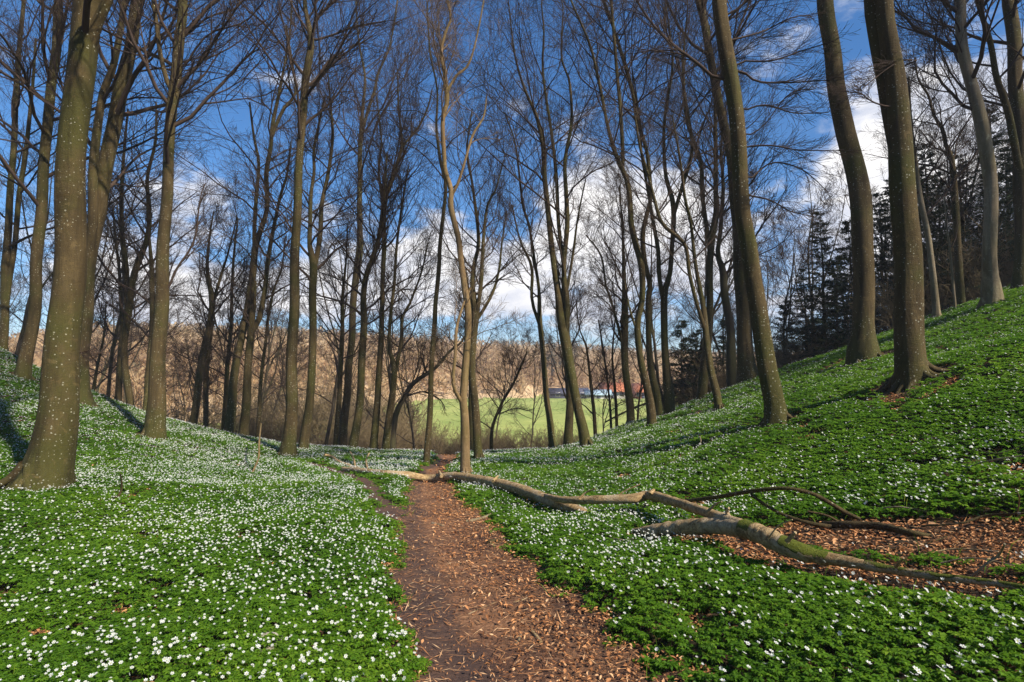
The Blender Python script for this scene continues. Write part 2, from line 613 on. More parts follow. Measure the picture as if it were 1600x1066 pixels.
# ------------------------------------------------------------------ trees
def resample(P, R, K):
    s = np.concatenate([[0], np.cumsum(np.linalg.norm(np.diff(P, axis=0), axis=1))])
    t = np.linspace(0, s[-1], K)
    # smooth: Catmull-Rom through points
    n = len(P)
    out_ = []
    for tt in t:
        i = min(int(np.searchsorted(s, tt, side='right')) - 1, n - 2)
        i = max(i, 0)
        f = (tt - s[i]) / max(s[i + 1] - s[i], 1e-9)
        p0, p1, p2, p3 = P[max(i - 1, 0)], P[i], P[i + 1], P[min(i + 2, n - 1)]
        m1 = (p2 - p0) * .5
        m2 = (p3 - p1) * .5
        f2, f3 = f * f, f * f * f
        out_.append((2 * f3 - 3 * f2 + 1) * p1 + (f3 - 2 * f2 + f) * m1 + (-2 * f3 + 3 * f2) * p2 + (f3 - f2) * m2)
    return np.array(out_), np.interp(t, s, R)


def grow(rg, S, D, L, R0, K, wander, up, taper=.22, rmin=.002, sag=0):
    n = len(S)
    P = np.zeros((n, K, 3))
    P[:, 0] = S
    d = norm(D)
    st = (L / (K - 1))[:, None]
    for k in range(1, K):
        P[:, k] = P[:, k - 1] + d * st
        e = rg.normal(0, wander, (n, 3))
        e[:, 2] += up + sag * k / K
        d = norm(d + e)
    t = np.linspace(0, 1, K)[None]
    R = np.maximum(R0[:, None] * (1 - (1 - taper) * t), rmin)
    return P, R


def kids(rg, P, R, L, n, t0, t1, a0, a1, lf, rf, flat=1.0):
    N_, K = R.shape
    t = t0 + (t1 - t0) * (np.arange(n)[None] + rg.random((N_, n))) / n
    ff = t * (K - 1)
    i = np.minimum(ff.astype(int), K - 2)
    f = (ff - i)[..., None]
    r_ = np.arange(N_)[:, None]
    a, b = P[r_, i], P[r_, i + 1]
    p = a + (b - a) * f
    T = norm(b - a)
    rad = R[r_, i] * (1 - f[..., 0]) + R[r_, i + 1] * f[..., 0]
    q = rg.normal(size=p.shape)
    q[..., 2] *= flat
    q = q - (q * T).sum(-1, keepdims=True) * T
    q = norm(q)
    an = rg.uniform(a0, a1, t.shape)[..., None]
    D = np.cos(an) * T + np.sin(an) * q
    LL = L[:, None] * lf * (1.15 - .6 * t) * rg.uniform(.6, 1.25, t.shape)
    return p.reshape(-1, 3), D.reshape(-1, 3), LL.ravel(), np.minimum(rad * rf, rad * .95).ravel()


def foliate(g, rg, stems, scale, counts, rmin, low=.3, rise=(.5, 1.1), lenf=.30, skip_above=None):
    """bare-winter crown: limbs > branches > twigs, grown off the stems"""
    for (P, R, H0, H1, cnt) in stems:
        K = len(P)
        n = cnt
        if n < 1: continue
        s = np.concatenate([[0], np.cumsum(np.linalg.norm(np.diff(P, axis=0), axis=1))])
        Lt = s[-1]
        rel = low + (1 - low) * ((np.arange(n) + rg.random(n)) / n) ** .85
        tt = rel * Lt
        S = np.stack([np.interp(tt, s, P[:, k]) for k in range(3)], -1)
        r = np.interp(tt, s, R)
        az_ = np.arange(n) * 2.4 + rg.uniform(0, 6.28) + rg.normal(0, .5, n)
        upk = rg.uniform(rise[0], rise[1], n) * (.45 + 1.35 * rel)
        D = np.stack([np.cos(az_), np.sin(az_), upk], -1)
        L = np.maximum(Lt * lenf * (1.25 - .75 * rel), 1.5 * scale) * rg.uniform(.65, 1.3, n)
        R1 = np.clip(r * .42, rmin * 1.5, .012 * L + .012)
        P1, Q1 = grow(rg, S, D, L, R1, 9, .15, .06, .2, rmin)
        g.tubes(P1, Q1, 6)
        a = kids(rg, P1, Q1, L, counts[0], .15, 1, .30, .75, .60, .6, .8)
        # limb tips keep going
        P2, Q2 = grow(rg, a[0], a[1], a[2], a[3], 7, .13, .07, .3, rmin)
        g.tubes(P2, Q2, 4)
        a3 = kids(rg, P2, Q2, a[2], counts[1], .12, 1, .32, .85, .58, .62, .8)
        P3, Q3 = grow(rg, a3[0], a3[1], a3[2], a3[3], 5, .15, .06, .5, rmin)
        g.tubes(P3, Q3, 3)
        if counts[2]:
            a4 = kids(rg, P3, Q3, a3[2], max(counts[2] - 1, 0), .1, 1, .35, .9, .62, .7, .9)
            P4, Q4 = grow(rg, a4[0], a4[1], np.maximum(a4[2], .18 * scale), a4[3], 3, .15, .04, .6, rmin)
            g.tubes(P4, Q4, 3)


def trunk_rings(g, P, R, S, lob, base_z, rg, moss=.6, flare=1.0):
    """main stem with root flare; attribute 'var' holds how mossy the foot is"""
    K = len(P)
    T = norm(np.gradient(P, axis=0))
    n1 = norm(np.cross(T, np.array([0, 1., .0])[None]))
    n2 = np.cross(T, n1)
    th = np.arange(S) * 2 * math.pi / S
    ph = rg.uniform(0, 6.28, 4)
    h = P[:, 2] - base_z
    V_ = np.zeros((K, S, 3))
    A_ = np.zeros((K, S))
    for k in range(K):
        hh = max(h[k], -.3)
        r0 = R[k]
        rb = R[min(K - 1, max(3, K // 8))]
        fl = flare * math.exp(-max(hh, -.05) / (rb * .62))
        lb_ = (.55 + .45 * np.cos(lob * th + ph[0] + .6 * np.sin(2 * th + ph[1]))) ** 1.5
        rad = r0 * (1 + .028 * np.sin(3 * th + ph[2] + hh * .8) + .02 * np.sin(5 * th + ph[3] - hh * 1.7)) + rb * fl * (.10 + .62 * lb_)
        V_[k] = P[k] + rad[:, None] * (np.cos(th)[:, None] * n1[k] + np.sin(th)[:, None] * n2[k])
        A_[k] = moss * math.exp(-max(hh, 0) / (.35 + rb))
    idx = np.arange(K * S).reshape(K, S)
    A, B = idx[:-1], idx[1:]
    q = np.stack([A, np.roll(A, -1, 1), np.roll(B, -1, 1), B], -1).reshape(-1, 4)
    g.add(V_, q=q, a=A_.ravel())


FOOT = []   #    # trunk feet, kept clear of flowers


def tree(label, stems, Y=None, name='beech_tree', bark_=None, n=14, counts=(6, 6, 4), low=.3, top=None, dy=.6, cat='tree', group='bare trees along the hollow',
         seed=None, twig=None, flare=.8, lenf=.30, rise=(.5, 1.1), rmin=None, moss=.8, extra=(), roots=None):
    """stems: pixel polylines (px, row, width); the first starts at the foot. Everything is built at its own distance and real size."""
    rg = np.random.default_rng(seed if seed is not None else sum(ord(q) * (i + 3) for i, q in enumerate(label)) % 99991)
    f0 = stems[0][0]
    if Y is None:
        Y = float(hit(f0[0], f0[1], 0, 30)[1])
    base = at(f0[0], f0[1], Y)
    gz = float(TH(base[0], Y))
    g = Geo()
    st3 = []
    for j, s in enumerate(stems):
        ext = s[-1][1] <= 12
        pts = [list(q) for q in s]
        if ext:
            (x1, y1, w1), (x0, y0, w0) = pts[-1], pts[-2]
            sl = (x1 - x0) / max(y0 - y1, 1)
            tp = top if top is not None else -220
            nst = 5
            for k in range(1, nst + 1):
                yy = y1 + (tp - y1) * k / nst
                pts.append([x1 + sl * .6 * (y1 - yy) + rg.normal(0, 5), yy, max(w1 * (1 - k / nst), 1.2)])
        P = np.array([at(a, b, Y) for a, b, _ in pts])
        R = np.array([c_ for _, _, c_ in pts]) / 2 / F * Y / np.hypot(1, (P[:, 0] / Y))
        L = np.arange(len(P))
        off = rg.normal(0, 1) * dy if j else 0
        depth = np.sin(np.linspace(0, 1, len(P)) * math.pi * rg.uniform(.6, 1.4)) * dy * rg.uniform(-1, 1) * Y / 18 + off * np.linspace(0, 1, len(P))
        k_ = 1 + depth / Y
        if j:      # leave from the stem it grows on, at that stem's own depth
            P1_ = st3[0][0]
            i_ = int(np.argmin(np.hypot(P1_[:, 0] / P1_[:, 1] - P[0, 0] / Y, (P1_[:, 2] - EYE) / P1_[:, 1] - (P[0, 2] - EYE) / Y)))
            k_ = k_ * (P1_[i_, 1] / Y)
        P = np.array([0, 0, EYE]) + (P - np.array([0, 0, EYE])) * k_[:, None]
        if j == 0:
            lo = P[0].copy()
            z0 = min(gz, lo[2]) - .35
            d0 = (P[0] - P[1]) / max(P[1, 2] - P[0, 2], .1)
            drop_ = lo[2] - z0
            foot = lo + d0 * drop_ * np.array([.5, .5, 1])
            P = np.vstack([foot, P])
            R = np.concatenate([[R[0] * 1.05], R])
            P, R = resample(P, R, max(26, int(3.2 * len(P))))
        else:
            P, R = resample(P, R, max(10, 3 * len(P)))
        if j and P[0, 2] > gz + .6:      # root the fork inside the wood it grows from
            best_ = None
            for A_, B_ in st3:
                dd_ = np.linalg.norm((A_ - P[0]) * [1, .3, 1], axis=1)
                i_ = int(np.argmin(dd_))
                if best_ is None or dd_[i_] < best_[0]: best_ = (dd_[i_], A_[max(i_ - 1, 1)], B_[i_])
            fade = np.linspace(1, 0, 5)[:, None] if len(P) > 5 else np.ones((1, 1))
            k5 = len(fade)
            P[:k5] += (best_[1] - P[0]) * fade ** 1.5
            R[0] = min(R[0], best_[2] * .8)
        P = P + np.stack([np.sin(P[:, 2] * 2.1 + j) * R * .12, np.cos(P[:, 2] * 1.7 + j) * R * .12, 0 * R], -1)
        st3.append((P, R))
    b3 = np.array([st3[0][0][0][0], st3[0][0][0][1], gz])
    big = st3[0][1][3] > .12
    trunk_rings(g, st3[0][0], st3[0][1], 28 if big and Y < 14 else 14, rg.integers(4, 7), gz, rg, moss, flare)
    if roots is None: roots = 6 if Y < 18.2 and st3[0][1][4] > .1 else 0
    if roots:
        r0 = st3[0][1][min(6, len(st3[0][1]) - 1)]
        for q in range(roots):
            a_ = 6.283 * (q + rg.uniform(-.3, .3)) / roots
            ln_ = r0 * rg.uniform(1.8, 3.0)
            tt = np.linspace(0, 1, 9)
            rr = r0 * .62 + ln_ * tt
            aa = a_ + rg.normal(0, .18) * tt + .12 * np.sin(tt * 5 + q)
            xx_, yy_ = b3[0] + rr * np.cos(aa), b3[1] + rr * np.sin(aa)
            zt = TH(xx_, yy_)
            zz_ = zt + r0 * (1.5 * np.exp(-tt * 3.6)) + .05 - .10 * tt
            g.tubes(np.stack([xx_, yy_, zz_], -1), r0 * (.34 - .25 * tt) * rg.uniform(.75, 1.2), 8)
    for P, R in st3[1:]:
        g.tubes(P, R, 10)
    root = bpy.data.objects.new(name, None)
    COL.objects.link(root)
    root.location = b3
    root.empty_display_size = .5
    root['label'] = label
    root['category'] = cat
    root['group'] = group
    link('trunk', g.mesh('trunk', True, b3), bark_ or M_BEECH, root)
    c_ = Geo()
    tot = sum(np.linalg.norm(np.diff(P, axis=0), axis=1).sum() for P, _ in st3)
    S_ = []
    for j, (P, R) in enumerate(st3):
        ln = np.linalg.norm(np.diff(P, axis=0), axis=1).sum()
        S_.append((P, R, 0, 0, max(2, int(round(n * (ln if j == 0 else ln * 1.3) / tot)))))
    rm = rmin if rmin else max(.0026, .00017 * Y)
    foliate(c_, rg, S_[:1], 1, counts, rm, low, rise, lenf)
    foliate(c_, rg, S_[1:], 1, counts, rm, .12 if low < .75 else .9, rise, lenf * 1.25)
    if extra:
        for e in extra:   # named limbs that leave the trunk
            P = np.array([at(a, b, Y) for a, b, _ in e])
            R = np.array([q for _, _, q in e]) / 2 / F * Y / np.hypot(1, (P[:, 0] / Y))
            P, R = resample(P, R, 12)
            P1_ = st3[0][0]
            i_ = int(np.argmin(np.hypot(P1_[:, 0] / P1_[:, 1] - P[0, 0] / Y, (P1_[:, 2] - EYE) / P1_[:, 1] - (P[0, 2] - EYE) / Y)))
            P = np.array([0, 0, EYE]) + (P - np.array([0, 0, EYE])) * (P1_[i_, 1] / Y)
            P[0] = P1_[i_]
            R = R * .7
            P += np.sin(np.linspace(0, 9, 12) + rg.uniform(0, 6))[:, None] * np.array([.02, .1, .05]) * np.linspace(0, 1, 12)[:, None]
            P[:, 1] += np.linspace(0, rg.uniform(-.8, .8), 12)
            c_.tubes(P, R, 6)
            L = np.array([np.linalg.norm(np.diff(P, axis=0), axis=1).sum()])
            a = kids(rg, P[None], R[None], L, counts[0] * 2, .2, 1, .25, .7, .42, .45, .6)
            P2, Q2 = grow(rg, a[0], a[1], a[2], a[3], 6, .12, .05, .3, rm)
            c_.tubes(P2, Q2, 4)
            a3 = kids(rg, P2, Q2, a[2], counts[1] + 3, .1, 1, .3, .85, .55, .55, .6)
            P3, Q3 = grow(rg, a3[0], a3[1], a3[2], a3[3], 4, .12, .03, .5, rm)
            c_.tubes(P3, Q3, 3)
    link('crown', c_.mesh('crown', True, b3), twig or M_TWIG, root)
    FOOT.append((b3[0], b3[1], st3[0][1][min(6, len(st3[0][1]) - 1)] * ((2.9 if roots > 6 else 2.1) if roots else 1.6)))
    return root

NEAR = dict(n=22, counts=(8, 7, 4), top=-700)
# --- left side
tree('thickest tree at the far left, white-speckled dark bark with a broken twig stub', [[(60, 768, 98), (72, 725, 82), (90, 640, 66), (99, 560, 60), (106, 460, 56), (109, 340, 54), (117, 220, 50), (125, 100, 50), (138, 0, 50)],
     [(134, 90, 26), (146, 50, 24), (158, 22, 20), (170, 0, 18)]], low=.45, extra=[[(104, 556, 5), (118, 551, 4), (134, 555, 2)]], **NEAR)
tree('dark trunk directly behind the thickest left tree, leaning right with a thin twin stem', [[(126, 614, 30), (130, 530, 26), (136, 440, 26), (149, 350, 26), (170, 240, 26), (186, 155, 26), (203, 80, 22), (214, 0, 20)],
     [(142, 380, 18), (145, 338, 18), (148, 236, 16), (160, 150, 14), (178, 100, 12), (195, 0, 10)]], Y=17, low=.4, n=26, counts=(7, 7, 5), top=-260)
tree('slender curved trunk left of the thickest tree, foot on the shaded bank', [[(36, 592, 30), (42, 560, 24), (54, 475, 21), (62, 350, 20), (72, 220, 18), (80, 135, 17), (88, 80, 17), (92, 0, 16)]],
     Y=17.5, low=.3, n=24, counts=(7, 7, 5), top=-240)
tree('forked dark tree at the left edge of the photo with two thin stems', [[(4, 580, 16), (8, 450, 15), (12, 360, 13), (22, 220, 11), (26, 130, 10), (37, 0, 7)],
     [(11, 470, 11), (24, 370, 10), (31, 300, 10), (41, 230, 9), (51, 135, 6), (56, 60, 4)]], Y=19.5, low=.25, n=24, counts=(7, 7, 5), top=-120)
tree('multi-stemmed slim tree between the leaning trunk and the straight one, wavy forks', [[(203, 632, 13), (194, 543, 11), (203, 475, 11), (211, 425, 11), (231, 367, 9), (233, 320, 8), (230, 277, 6), (243, 220, 5), (244, 160, 3)],
     [(199, 500, 9), (199, 440, 9), (192, 375, 8), (190, 300, 7), (194, 236, 5), (200, 170, 3)]], Y=22, low=.3, n=24)
tree('small slender tree standing beside the wavy forked one on the left rim', [[(184, 630, 13), (187, 580, 10), (190, 510, 8), (188, 440, 6), (180, 370, 4), (176, 320, 2)]], Y=23, low=.3, n=18)
tree('straight sturdy tree on the left rim, forked high with a curved right limb', [[(241, 655, 34), (244, 620, 29), (247, 577, 26), (251, 492, 24), (258, 350, 20), (264, 240, 18), (268, 169, 18), (276, 111, 19), (282, 50, 17), (286, 0, 16)],
     [(270, 125, 9), (260, 112, 9), (250, 80, 8), (245, 40, 8), (240, 0, 7)]], Y=15.5, low=.42, n=26, counts=(8, 7, 5), top=-260,
     extra=[[(263, 455, 7), (275, 424, 6), (300, 384, 5), (315, 330, 4), (322, 290, 2)], [(287, 110, 6), (330, 60, 5), (390, 45, 4), (430, 15, 3), (460, -10, 2)], [(284, 60, 6), (310, 25, 5), (350, -5, 4)]])
tree('dark trunk hidden close behind the sturdy tree on the left rim', [[(228, 645, 14), (237, 540, 12), (238, 440, 9), (233, 374, 5), (230, 320, 3)]], Y=21, low=.3, n=16)
tree('thin dark sapling silhouetted against the brown hill between two left trunks', [[(144, 622, 7), (152, 575, 5), (162, 525, 4), (166, 470, 2)]], Y=24, low=.2, n=14, counts=(5, 5, 3))
# --- left middle
tree('crooked dark tree with two feet that merge, left of the leaning pair', [[(302, 662, 13), (310, 600, 12), (318, 550, 11), (328, 500, 10), (331, 465, 9), (324, 420, 6), (326, 380, 4), (334, 330, 2)],
     [(321, 668, 9), (322, 600, 9), (325, 550, 9), (330, 500, 8)], [(331, 470, 6), (345, 430, 5), (358, 390, 3), (370, 340, 2)]], Y=22, low=.35, n=26)
tree('thin upright dark tree just left of the leaning pair', [[(349, 671, 8), (356, 570, 7), (361, 505, 6), (363, 450, 5), (365, 400, 4), (372, 340, 2)]], Y=23, low=.3, n=20)
tree('leaning tree of the left-middle pair, crossing its neighbour and forking high', [[(359, 674, 17), (364, 603, 14), (375, 540, 12), (385, 485, 11), (395, 435, 12), (399, 384, 11), (411, 350, 8), (418, 320, 8), (416, 270, 8), (423, 230, 7), (426, 195, 7), (438, 135, 5), (443, 110, 4), (452, 60, 3), (456, 5, 3)],
     [(400, 390, 7), (398, 358, 7), (401, 304, 6), (404, 253, 5), (397, 215, 4), (390, 160, 3)], [(425, 200, 6), (442, 169, 6), (462, 145, 5), (455, 90, 4), (447, 40, 3)]], Y=20, low=.45, n=34, top=-60)
tree('mossy dark tree of the left-middle pair with a bowed right stem', [[(381, 674, 16), (386, 603, 13), (391, 535, 12), (392, 505, 11), (396, 470, 9), (398, 440, 8)],
     [(392, 515, 8), (405, 495, 9), (415, 451, 8), (417, 417, 7), (422, 384, 7), (429, 350, 6), (439, 304, 5), (449, 270, 4), (455, 220, 2)]], Y=20.5, low=.5, n=24)
tree('thin wavy dark tree between the leaning pair and the tall straight trunk', [[(403, 680, 7), (407, 603, 6), (415, 535, 5), (418, 500, 5), (429, 450, 4), (440, 420, 3), (446, 370, 2)]], Y=22, low=.3, n=20)
tree('tall straight mossy trunk at the left edge of the flowery hollow, heavy foot', [[(451, 698, 24), (454, 660, 20), (457, 553, 17), (460, 451, 16), (463, 350, 14), (469, 236, 12), (474, 169, 13), (479, 118, 13), (486, 67, 11), (480, 30, 8), (476, 0, 7)]],
     Y=17, low=.5, n=24, counts=(8, 7, 5), top=-200, extra=[[(486, 66, 8), (497, 30, 7), (523, 0, 6), (545, -30, 4)], [(487, 64, 6), (523, 51, 5), (560, 35, 4), (600, 25, 3)], [(483, 145, 7), (516, 115, 5), (550, 91, 4), (580, 68, 3), (600, 40, 2)]])
tree('curved trunk just right of the tall straight one, forked at mid height', [[(476, 689, 17), (484, 620, 13), (489, 553, 12), (488, 468, 12), (491, 418, 13), (484, 384, 8), (484, 358, 7), (486, 304, 6), (491, 270, 5), (490, 236, 5), (497, 200, 4), (508, 150, 3)],
     [(493, 415, 8), (500, 367, 8), (503, 320, 7), (513, 270, 6), (520, 210, 5), (517, 170, 4), (512, 110, 2)]], Y=18.5, low=.45, n=32)
tree('thin dark tree right behind the curved forked trunk', [[(525, 697, 9), (530, 616, 8), (534, 549, 7), (535, 481, 6), (537, 448, 5), (541, 400, 3), (543, 350, 2)]], Y=23, low=.35, n=22)
# --- middle
tree('first of the four evenly spaced trunks left of the path, splitting into twin leaders', [[(534, 704, 15), (542, 616, 12), (549, 532, 11), (554, 448, 11), (562, 397, 12), (562, 358, 9), (562, 287, 8), (564, 203, 7), (568, 160, 5), (570, 120, 4), (560, 60, 3), (556, 5, 2)],
     [(566, 195, 5), (584, 145, 5), (591, 115, 4), (608, 75, 3), (620, 10, 3)]], low=.5, n=32, top=-90)
tree('second trunk left of the path, slightly bent with a side limb near the hill line', [[(552, 702, 15), (561, 633, 12), (566, 566, 12), (568, 508, 11), (568, 464, 10), (573, 431, 9), (581, 407, 8), (591, 370, 6), (597, 330, 5), (602, 290, 4), (604, 240, 2)]],
     Y=19.5, low=.45, n=26, extra=[[(572, 508, 5), (590, 497, 4), (610, 478, 4), (630, 465, 2)]])
tree('third trunk left of the path, mossy and swept right high up', [[(584, 703, 13), (590, 616, 10), (595, 549, 9), (596, 498, 8), (598, 448, 7), (600, 380, 8), (599, 350, 8), (604, 304, 8), (613, 280, 7), (626, 236, 5), (628, 216, 4), (623, 169, 3), (621, 110, 2)],
     [(627, 220, 4), (651, 203, 4), (668, 169, 3), (675, 140, 2)], [(603, 310, 5), (592, 270, 4), (596, 220, 3), (588, 150, 2)]], Y=20, low=.5, n=34)
tree('fourth trunk left of the path, low fork like a wine glass', [[(603, 706, 13), (608, 650, 11), (616, 590, 9), (615, 568, 8), (608, 539, 6), (611, 481, 5), (616, 448, 5), (620, 380, 4), (627, 330, 4), (638, 260, 2)],
     [(616, 580, 7), (627, 532, 6), (628, 498, 5), (642, 471, 4), (659, 424, 3), (668, 380, 2)]], Y=20.5, low=.35, n=30)
tree('dark tree leaning far over to the right with arching limbs, left of the path', [[(613, 706, 10), (618, 650, 9), (630, 623, 8), (645, 600, 7), (669, 583, 6), (684, 572, 5), (703, 549, 4), (723, 532, 3), (735, 500, 2)]],
     Y=21.5, low=.35, n=16, bark_=M_DARK, extra=[[(634, 620, 5), (662, 612, 4), (680, 623, 3), (692, 640, 2)], [(640, 607, 4), (652, 570, 3), (650, 530, 2)]])
tree('slim leaning trunk standing on the left verge where the path bends', [[(667, 718, 11), (671, 650, 9), (674, 583, 8), (679, 508, 8), (680, 475, 7), (686, 420, 7), (688, 380, 6), (692, 340, 6), (696, 290, 5), (689, 255, 5), (682, 200, 4), (683, 140, 3), (672, 80, 3), (668, 10, 2)]],
     Y=15.5, low=.5, n=18, top=-60)
tree('warm brown S-shaped tree at the right edge of the path, nearest the fallen trunk', [[(728, 735, 16), (725, 650, 13), (723, 623, 12), (727, 583, 12), (731, 532, 11), (731, 488, 11), (725, 448, 10), (720, 407, 9), (716, 370, 9), (705, 324, 9), (705, 297, 8), (696, 270, 8), (694, 250, 7), (692, 189, 7), (699, 159, 8), (697, 135, 7), (694, 108, 7), (689, 84, 5), (696, 50, 4), (704, 30, 4), (699, 0, 3)],
     [(706, 297, 5), (715, 285, 5), (723, 263, 4), (731, 236, 4), (740, 209, 4), (756, 182, 3), (760, 150, 2)], [(700, 138, 5), (713, 118, 4), (729, 105, 4), (740, 78, 3), (750, 34, 3), (756, 0, 2)],
     [(721, 623, 6), (708, 600, 6), (711, 556, 5), (713, 515, 5), (721, 485, 4), (735, 450, 3)]], Y=12.6, low=.62, n=26, bark_=M_BARE, twig=M_TWIGW, top=-60, lenf=.22, moss=.2)
tree('olive forked tree right behind the S-shaped warm one', [[(748, 711, 14), (742, 633, 12), (738, 583, 11), (740, 532, 11), (742, 488, 12), (738, 448, 8), (741, 414, 7), (748, 380, 6), (742, 320, 5), (737, 280, 4), (730, 230, 3), (738, 170, 2)],
     [(745, 500, 7), (752, 441, 7), (754, 400, 6), (756, 360, 5), (762, 320, 4), (775, 295, 3), (787, 250, 2)], [(748, 500, 6), (770, 458, 5), (780, 420, 4), (784, 380, 3), (792, 330, 2)]], Y=16.5, low=.45, n=32)
tree('dark narrow trunk glimpsed between the S-shaped tree and the olive one', [[(738, 708, 9), (735, 640, 8), (737, 560, 6), (735, 480, 4), (728, 420, 2)]], Y=22, low=.4, n=14)
tree('small young tree leaning right in front of the bright meadow', [[(768, 702, 6), (770, 667, 5), (784, 630, 4), (800, 603, 4), (812, 578, 3), (824, 549, 2)]], Y=24, low=.3, n=16, lenf=.5,
     extra=[[(776, 648, 3), (800, 640, 2), (828, 640, 2)]])
# --- right middle
tree('thin grey forked tree leaning left at the foot of the right bank', [[(863, 690, 11), (858, 650, 10), (853, 620, 9), (849, 553, 8), (843, 502, 8), (842, 451, 5), (836, 411, 5), (826, 350, 4), (817, 321, 4), (806, 230, 3), (790, 180, 2)],
     [(842, 500, 6), (831, 468, 5), (831, 418, 5), (812, 374, 3), (800, 320, 2)]], Y=17.5, low=.45, n=26)
tree('stout mossy twin-trunked tree fused low down, leaning left on the right bank', [[(913, 678, 17), (902, 637, 14), (893, 586, 15), (885, 536, 17), (877, 502, 16), (871, 451, 11), (863, 391, 9), (858, 350, 9), (851, 270, 8), (850, 236, 8), (838, 182, 6), (821, 142, 4), (804, 84, 3), (795, 8, 2)],
     [(887, 520, 10), (886, 468, 9), (881, 418, 8), (886, 350, 8), (885, 304, 7), (883, 250, 6), (893, 189, 5), (890, 128, 4), (877, 88, 3), (880, 10, 2)],
     [(878, 400, 7), (873, 358, 6), (870, 287, 6), (861, 203, 5), (848, 111, 4), (850, 50, 3), (846, 0, 2)], [(889, 440, 5), (897, 384, 4), (903, 340, 3), (915, 280, 2)]], Y=16.5, low=.5, n=44, top=-90)
tree('upright mossy trunk tucked behind the fused twin tree', [[(889, 678, 14), (890, 603, 11), (886, 553, 9), (881, 480, 7), (880, 400, 4)]], Y=19.5, low=.4, n=12)
tree('spindly dark sapling between the fused twin tree and the farm', [[(929, 656, 6), (924, 610, 5), (917, 546, 3), (905, 512, 2), (900, 470, 2)]], Y=22, low=.25, n=14, counts=(5, 5, 3))
tree('left one of two very thin saplings in front of the red farmhouse', [[(954, 649, 4), (950, 605, 3), (946, 570, 3), (935, 500, 2)]], Y=23, low=.25, n=12, counts=(5, 5, 3))
tree('right one of two very thin saplings in front of the red farmhouse', [[(963, 645, 5), (960, 600, 4), (957, 553, 3), (961, 490, 2), (957, 440, 2)]], Y=23.5, low=.25, n=12, counts=(5, 5, 3))
tree('dark mossy tree right of the farmhouse with a long bowed left limb', [[(984, 636, 13), (978, 586, 11), (976, 536, 12), (976, 485, 11), (976, 451, 8), (974, 401, 5), (972, 350, 4), (968, 290, 2)],
     [(970, 528, 5), (961, 492, 4), (952, 461, 4), (947, 448, 3), (939, 400, 3), (915, 367, 2)]], Y=20, low=.35, n=28)
tree('olive curved tree on the right bank, topped by a spray that sweeps up left', [[(1016, 640, 15), (1010, 603, 12), (1000, 553, 10), (996, 505, 10), (1003, 468, 9), (1003, 418, 10), (994, 384, 9), (986, 350, 9), (981, 287, 8), (963, 243, 7), (949, 196, 5), (936, 128, 5), (922, 71, 4), (895, 8, 3)],
     [(980, 253, 6), (971, 203, 6), (969, 162, 6), (963, 101, 5), (957, 30, 5), (955, 0, 5)], [(993, 505, 4), (983, 478, 3), (976, 440, 2)]], Y=16.5, low=.5, n=38, top=-110)
tree('tree close behind the olive curved one, its top bending toward the left', [[(1025, 616, 13), (1018, 580, 11), (1013, 519, 9), (1013, 468, 9), (1016, 445, 9), (1008, 411, 8), (1004, 367, 8), (1012, 330, 7), (1017, 304, 7), (1010, 236, 6), (996, 189, 7), (990, 152, 6), (976, 101, 6), (959, 44, 5), (942, 0, 5)]],
     Y=19, low=.5, n=28, top=-90)
tree('tall tree on the right bank with a clean Y fork', [[(1044, 611, 17), (1041, 570, 12), (1038, 519, 11), (1038, 461, 11), (1047, 428, 8), (1050, 384, 7), (1052, 350, 8), (1051, 314, 8), (1040, 270, 6), (1037, 203, 5), (1044, 152, 5), (1051, 101, 4), (1045, 40, 3), (1040, 0, 2)],
     [(1037, 465, 8), (1030, 428, 7), (1028, 391, 7), (1021, 350, 6), (1013, 300, 5), (1002, 240, 4), (1000, 190, 3), (990, 120, 2)], [(1053, 330, 6), (1064, 297, 6), (1081, 236, 6), (1076, 186, 6), (1068, 135, 5), (1068, 84, 4), (1075, 10, 2)]], Y=18, low=.5, n=44, top=-90)
tree('tree with an elbowed left limb on the right bank, foot in bare earth', [[(1119, 614, 13), (1111, 580, 12), (1103, 519, 10), (1099, 482, 9), (1087, 414, 6), (1079, 347, 5), (1070, 310, 5), (1063, 250, 4), (1050, 180, 2)],
     [(1098, 508, 7), (1086, 465, 6), (1077, 425, 6), (1071, 384, 6), (1050, 364, 6), (1033, 347, 6), (1022, 310, 5), (1012, 270, 5), (1000, 230, 4), (992, 180, 2)]], Y=15.5, low=.5, n=28)
tree('thick-forked mossy tree behind the elbowed one on the right bank', [[(1098, 600, 16), (1107, 526, 12), (1109, 465, 11), (1109, 414, 11), (1112, 370, 11), (1120, 330, 10), (1119, 304, 8), (1118, 253, 7), (1118, 186, 6), (1115, 120, 4), (1108, 40, 3)],
     [(1108, 380, 8), (1101, 330, 7), (1097, 304, 7), (1095, 253, 7), (1084, 220, 7), (1070, 170, 5), (1068, 110, 3), (1060, 50, 2)]], Y=20, low=.45, n=36, top=-60)
tree('dark crooked trunk standing between the forked tree and the pair of leaning trunks', [[(1143, 578, 17), (1141, 516, 13), (1133, 465, 13), (1130, 425, 12), (1121, 397, 8), (1126, 360, 7), (1130, 300, 6), (1127, 230, 4), (1135, 160, 2)]], Y=21, low=.4, n=24, bark_=M_DARK)
tree('shaded trunk hugging the left side of the leaning foreground tree', [[(1168, 586, 34), (1166, 560, 27), (1164, 533, 25), (1160, 460, 22), (1155, 400, 21), (1152, 330, 20), (1142, 250, 16), (1130, 186, 14), (1118, 135, 14), (1111, 101, 13), (1101, 34, 12), (1091, 0, 12)]],
     Y=19.5, low=.5, n=22, counts=(7, 7, 5), top=-220)
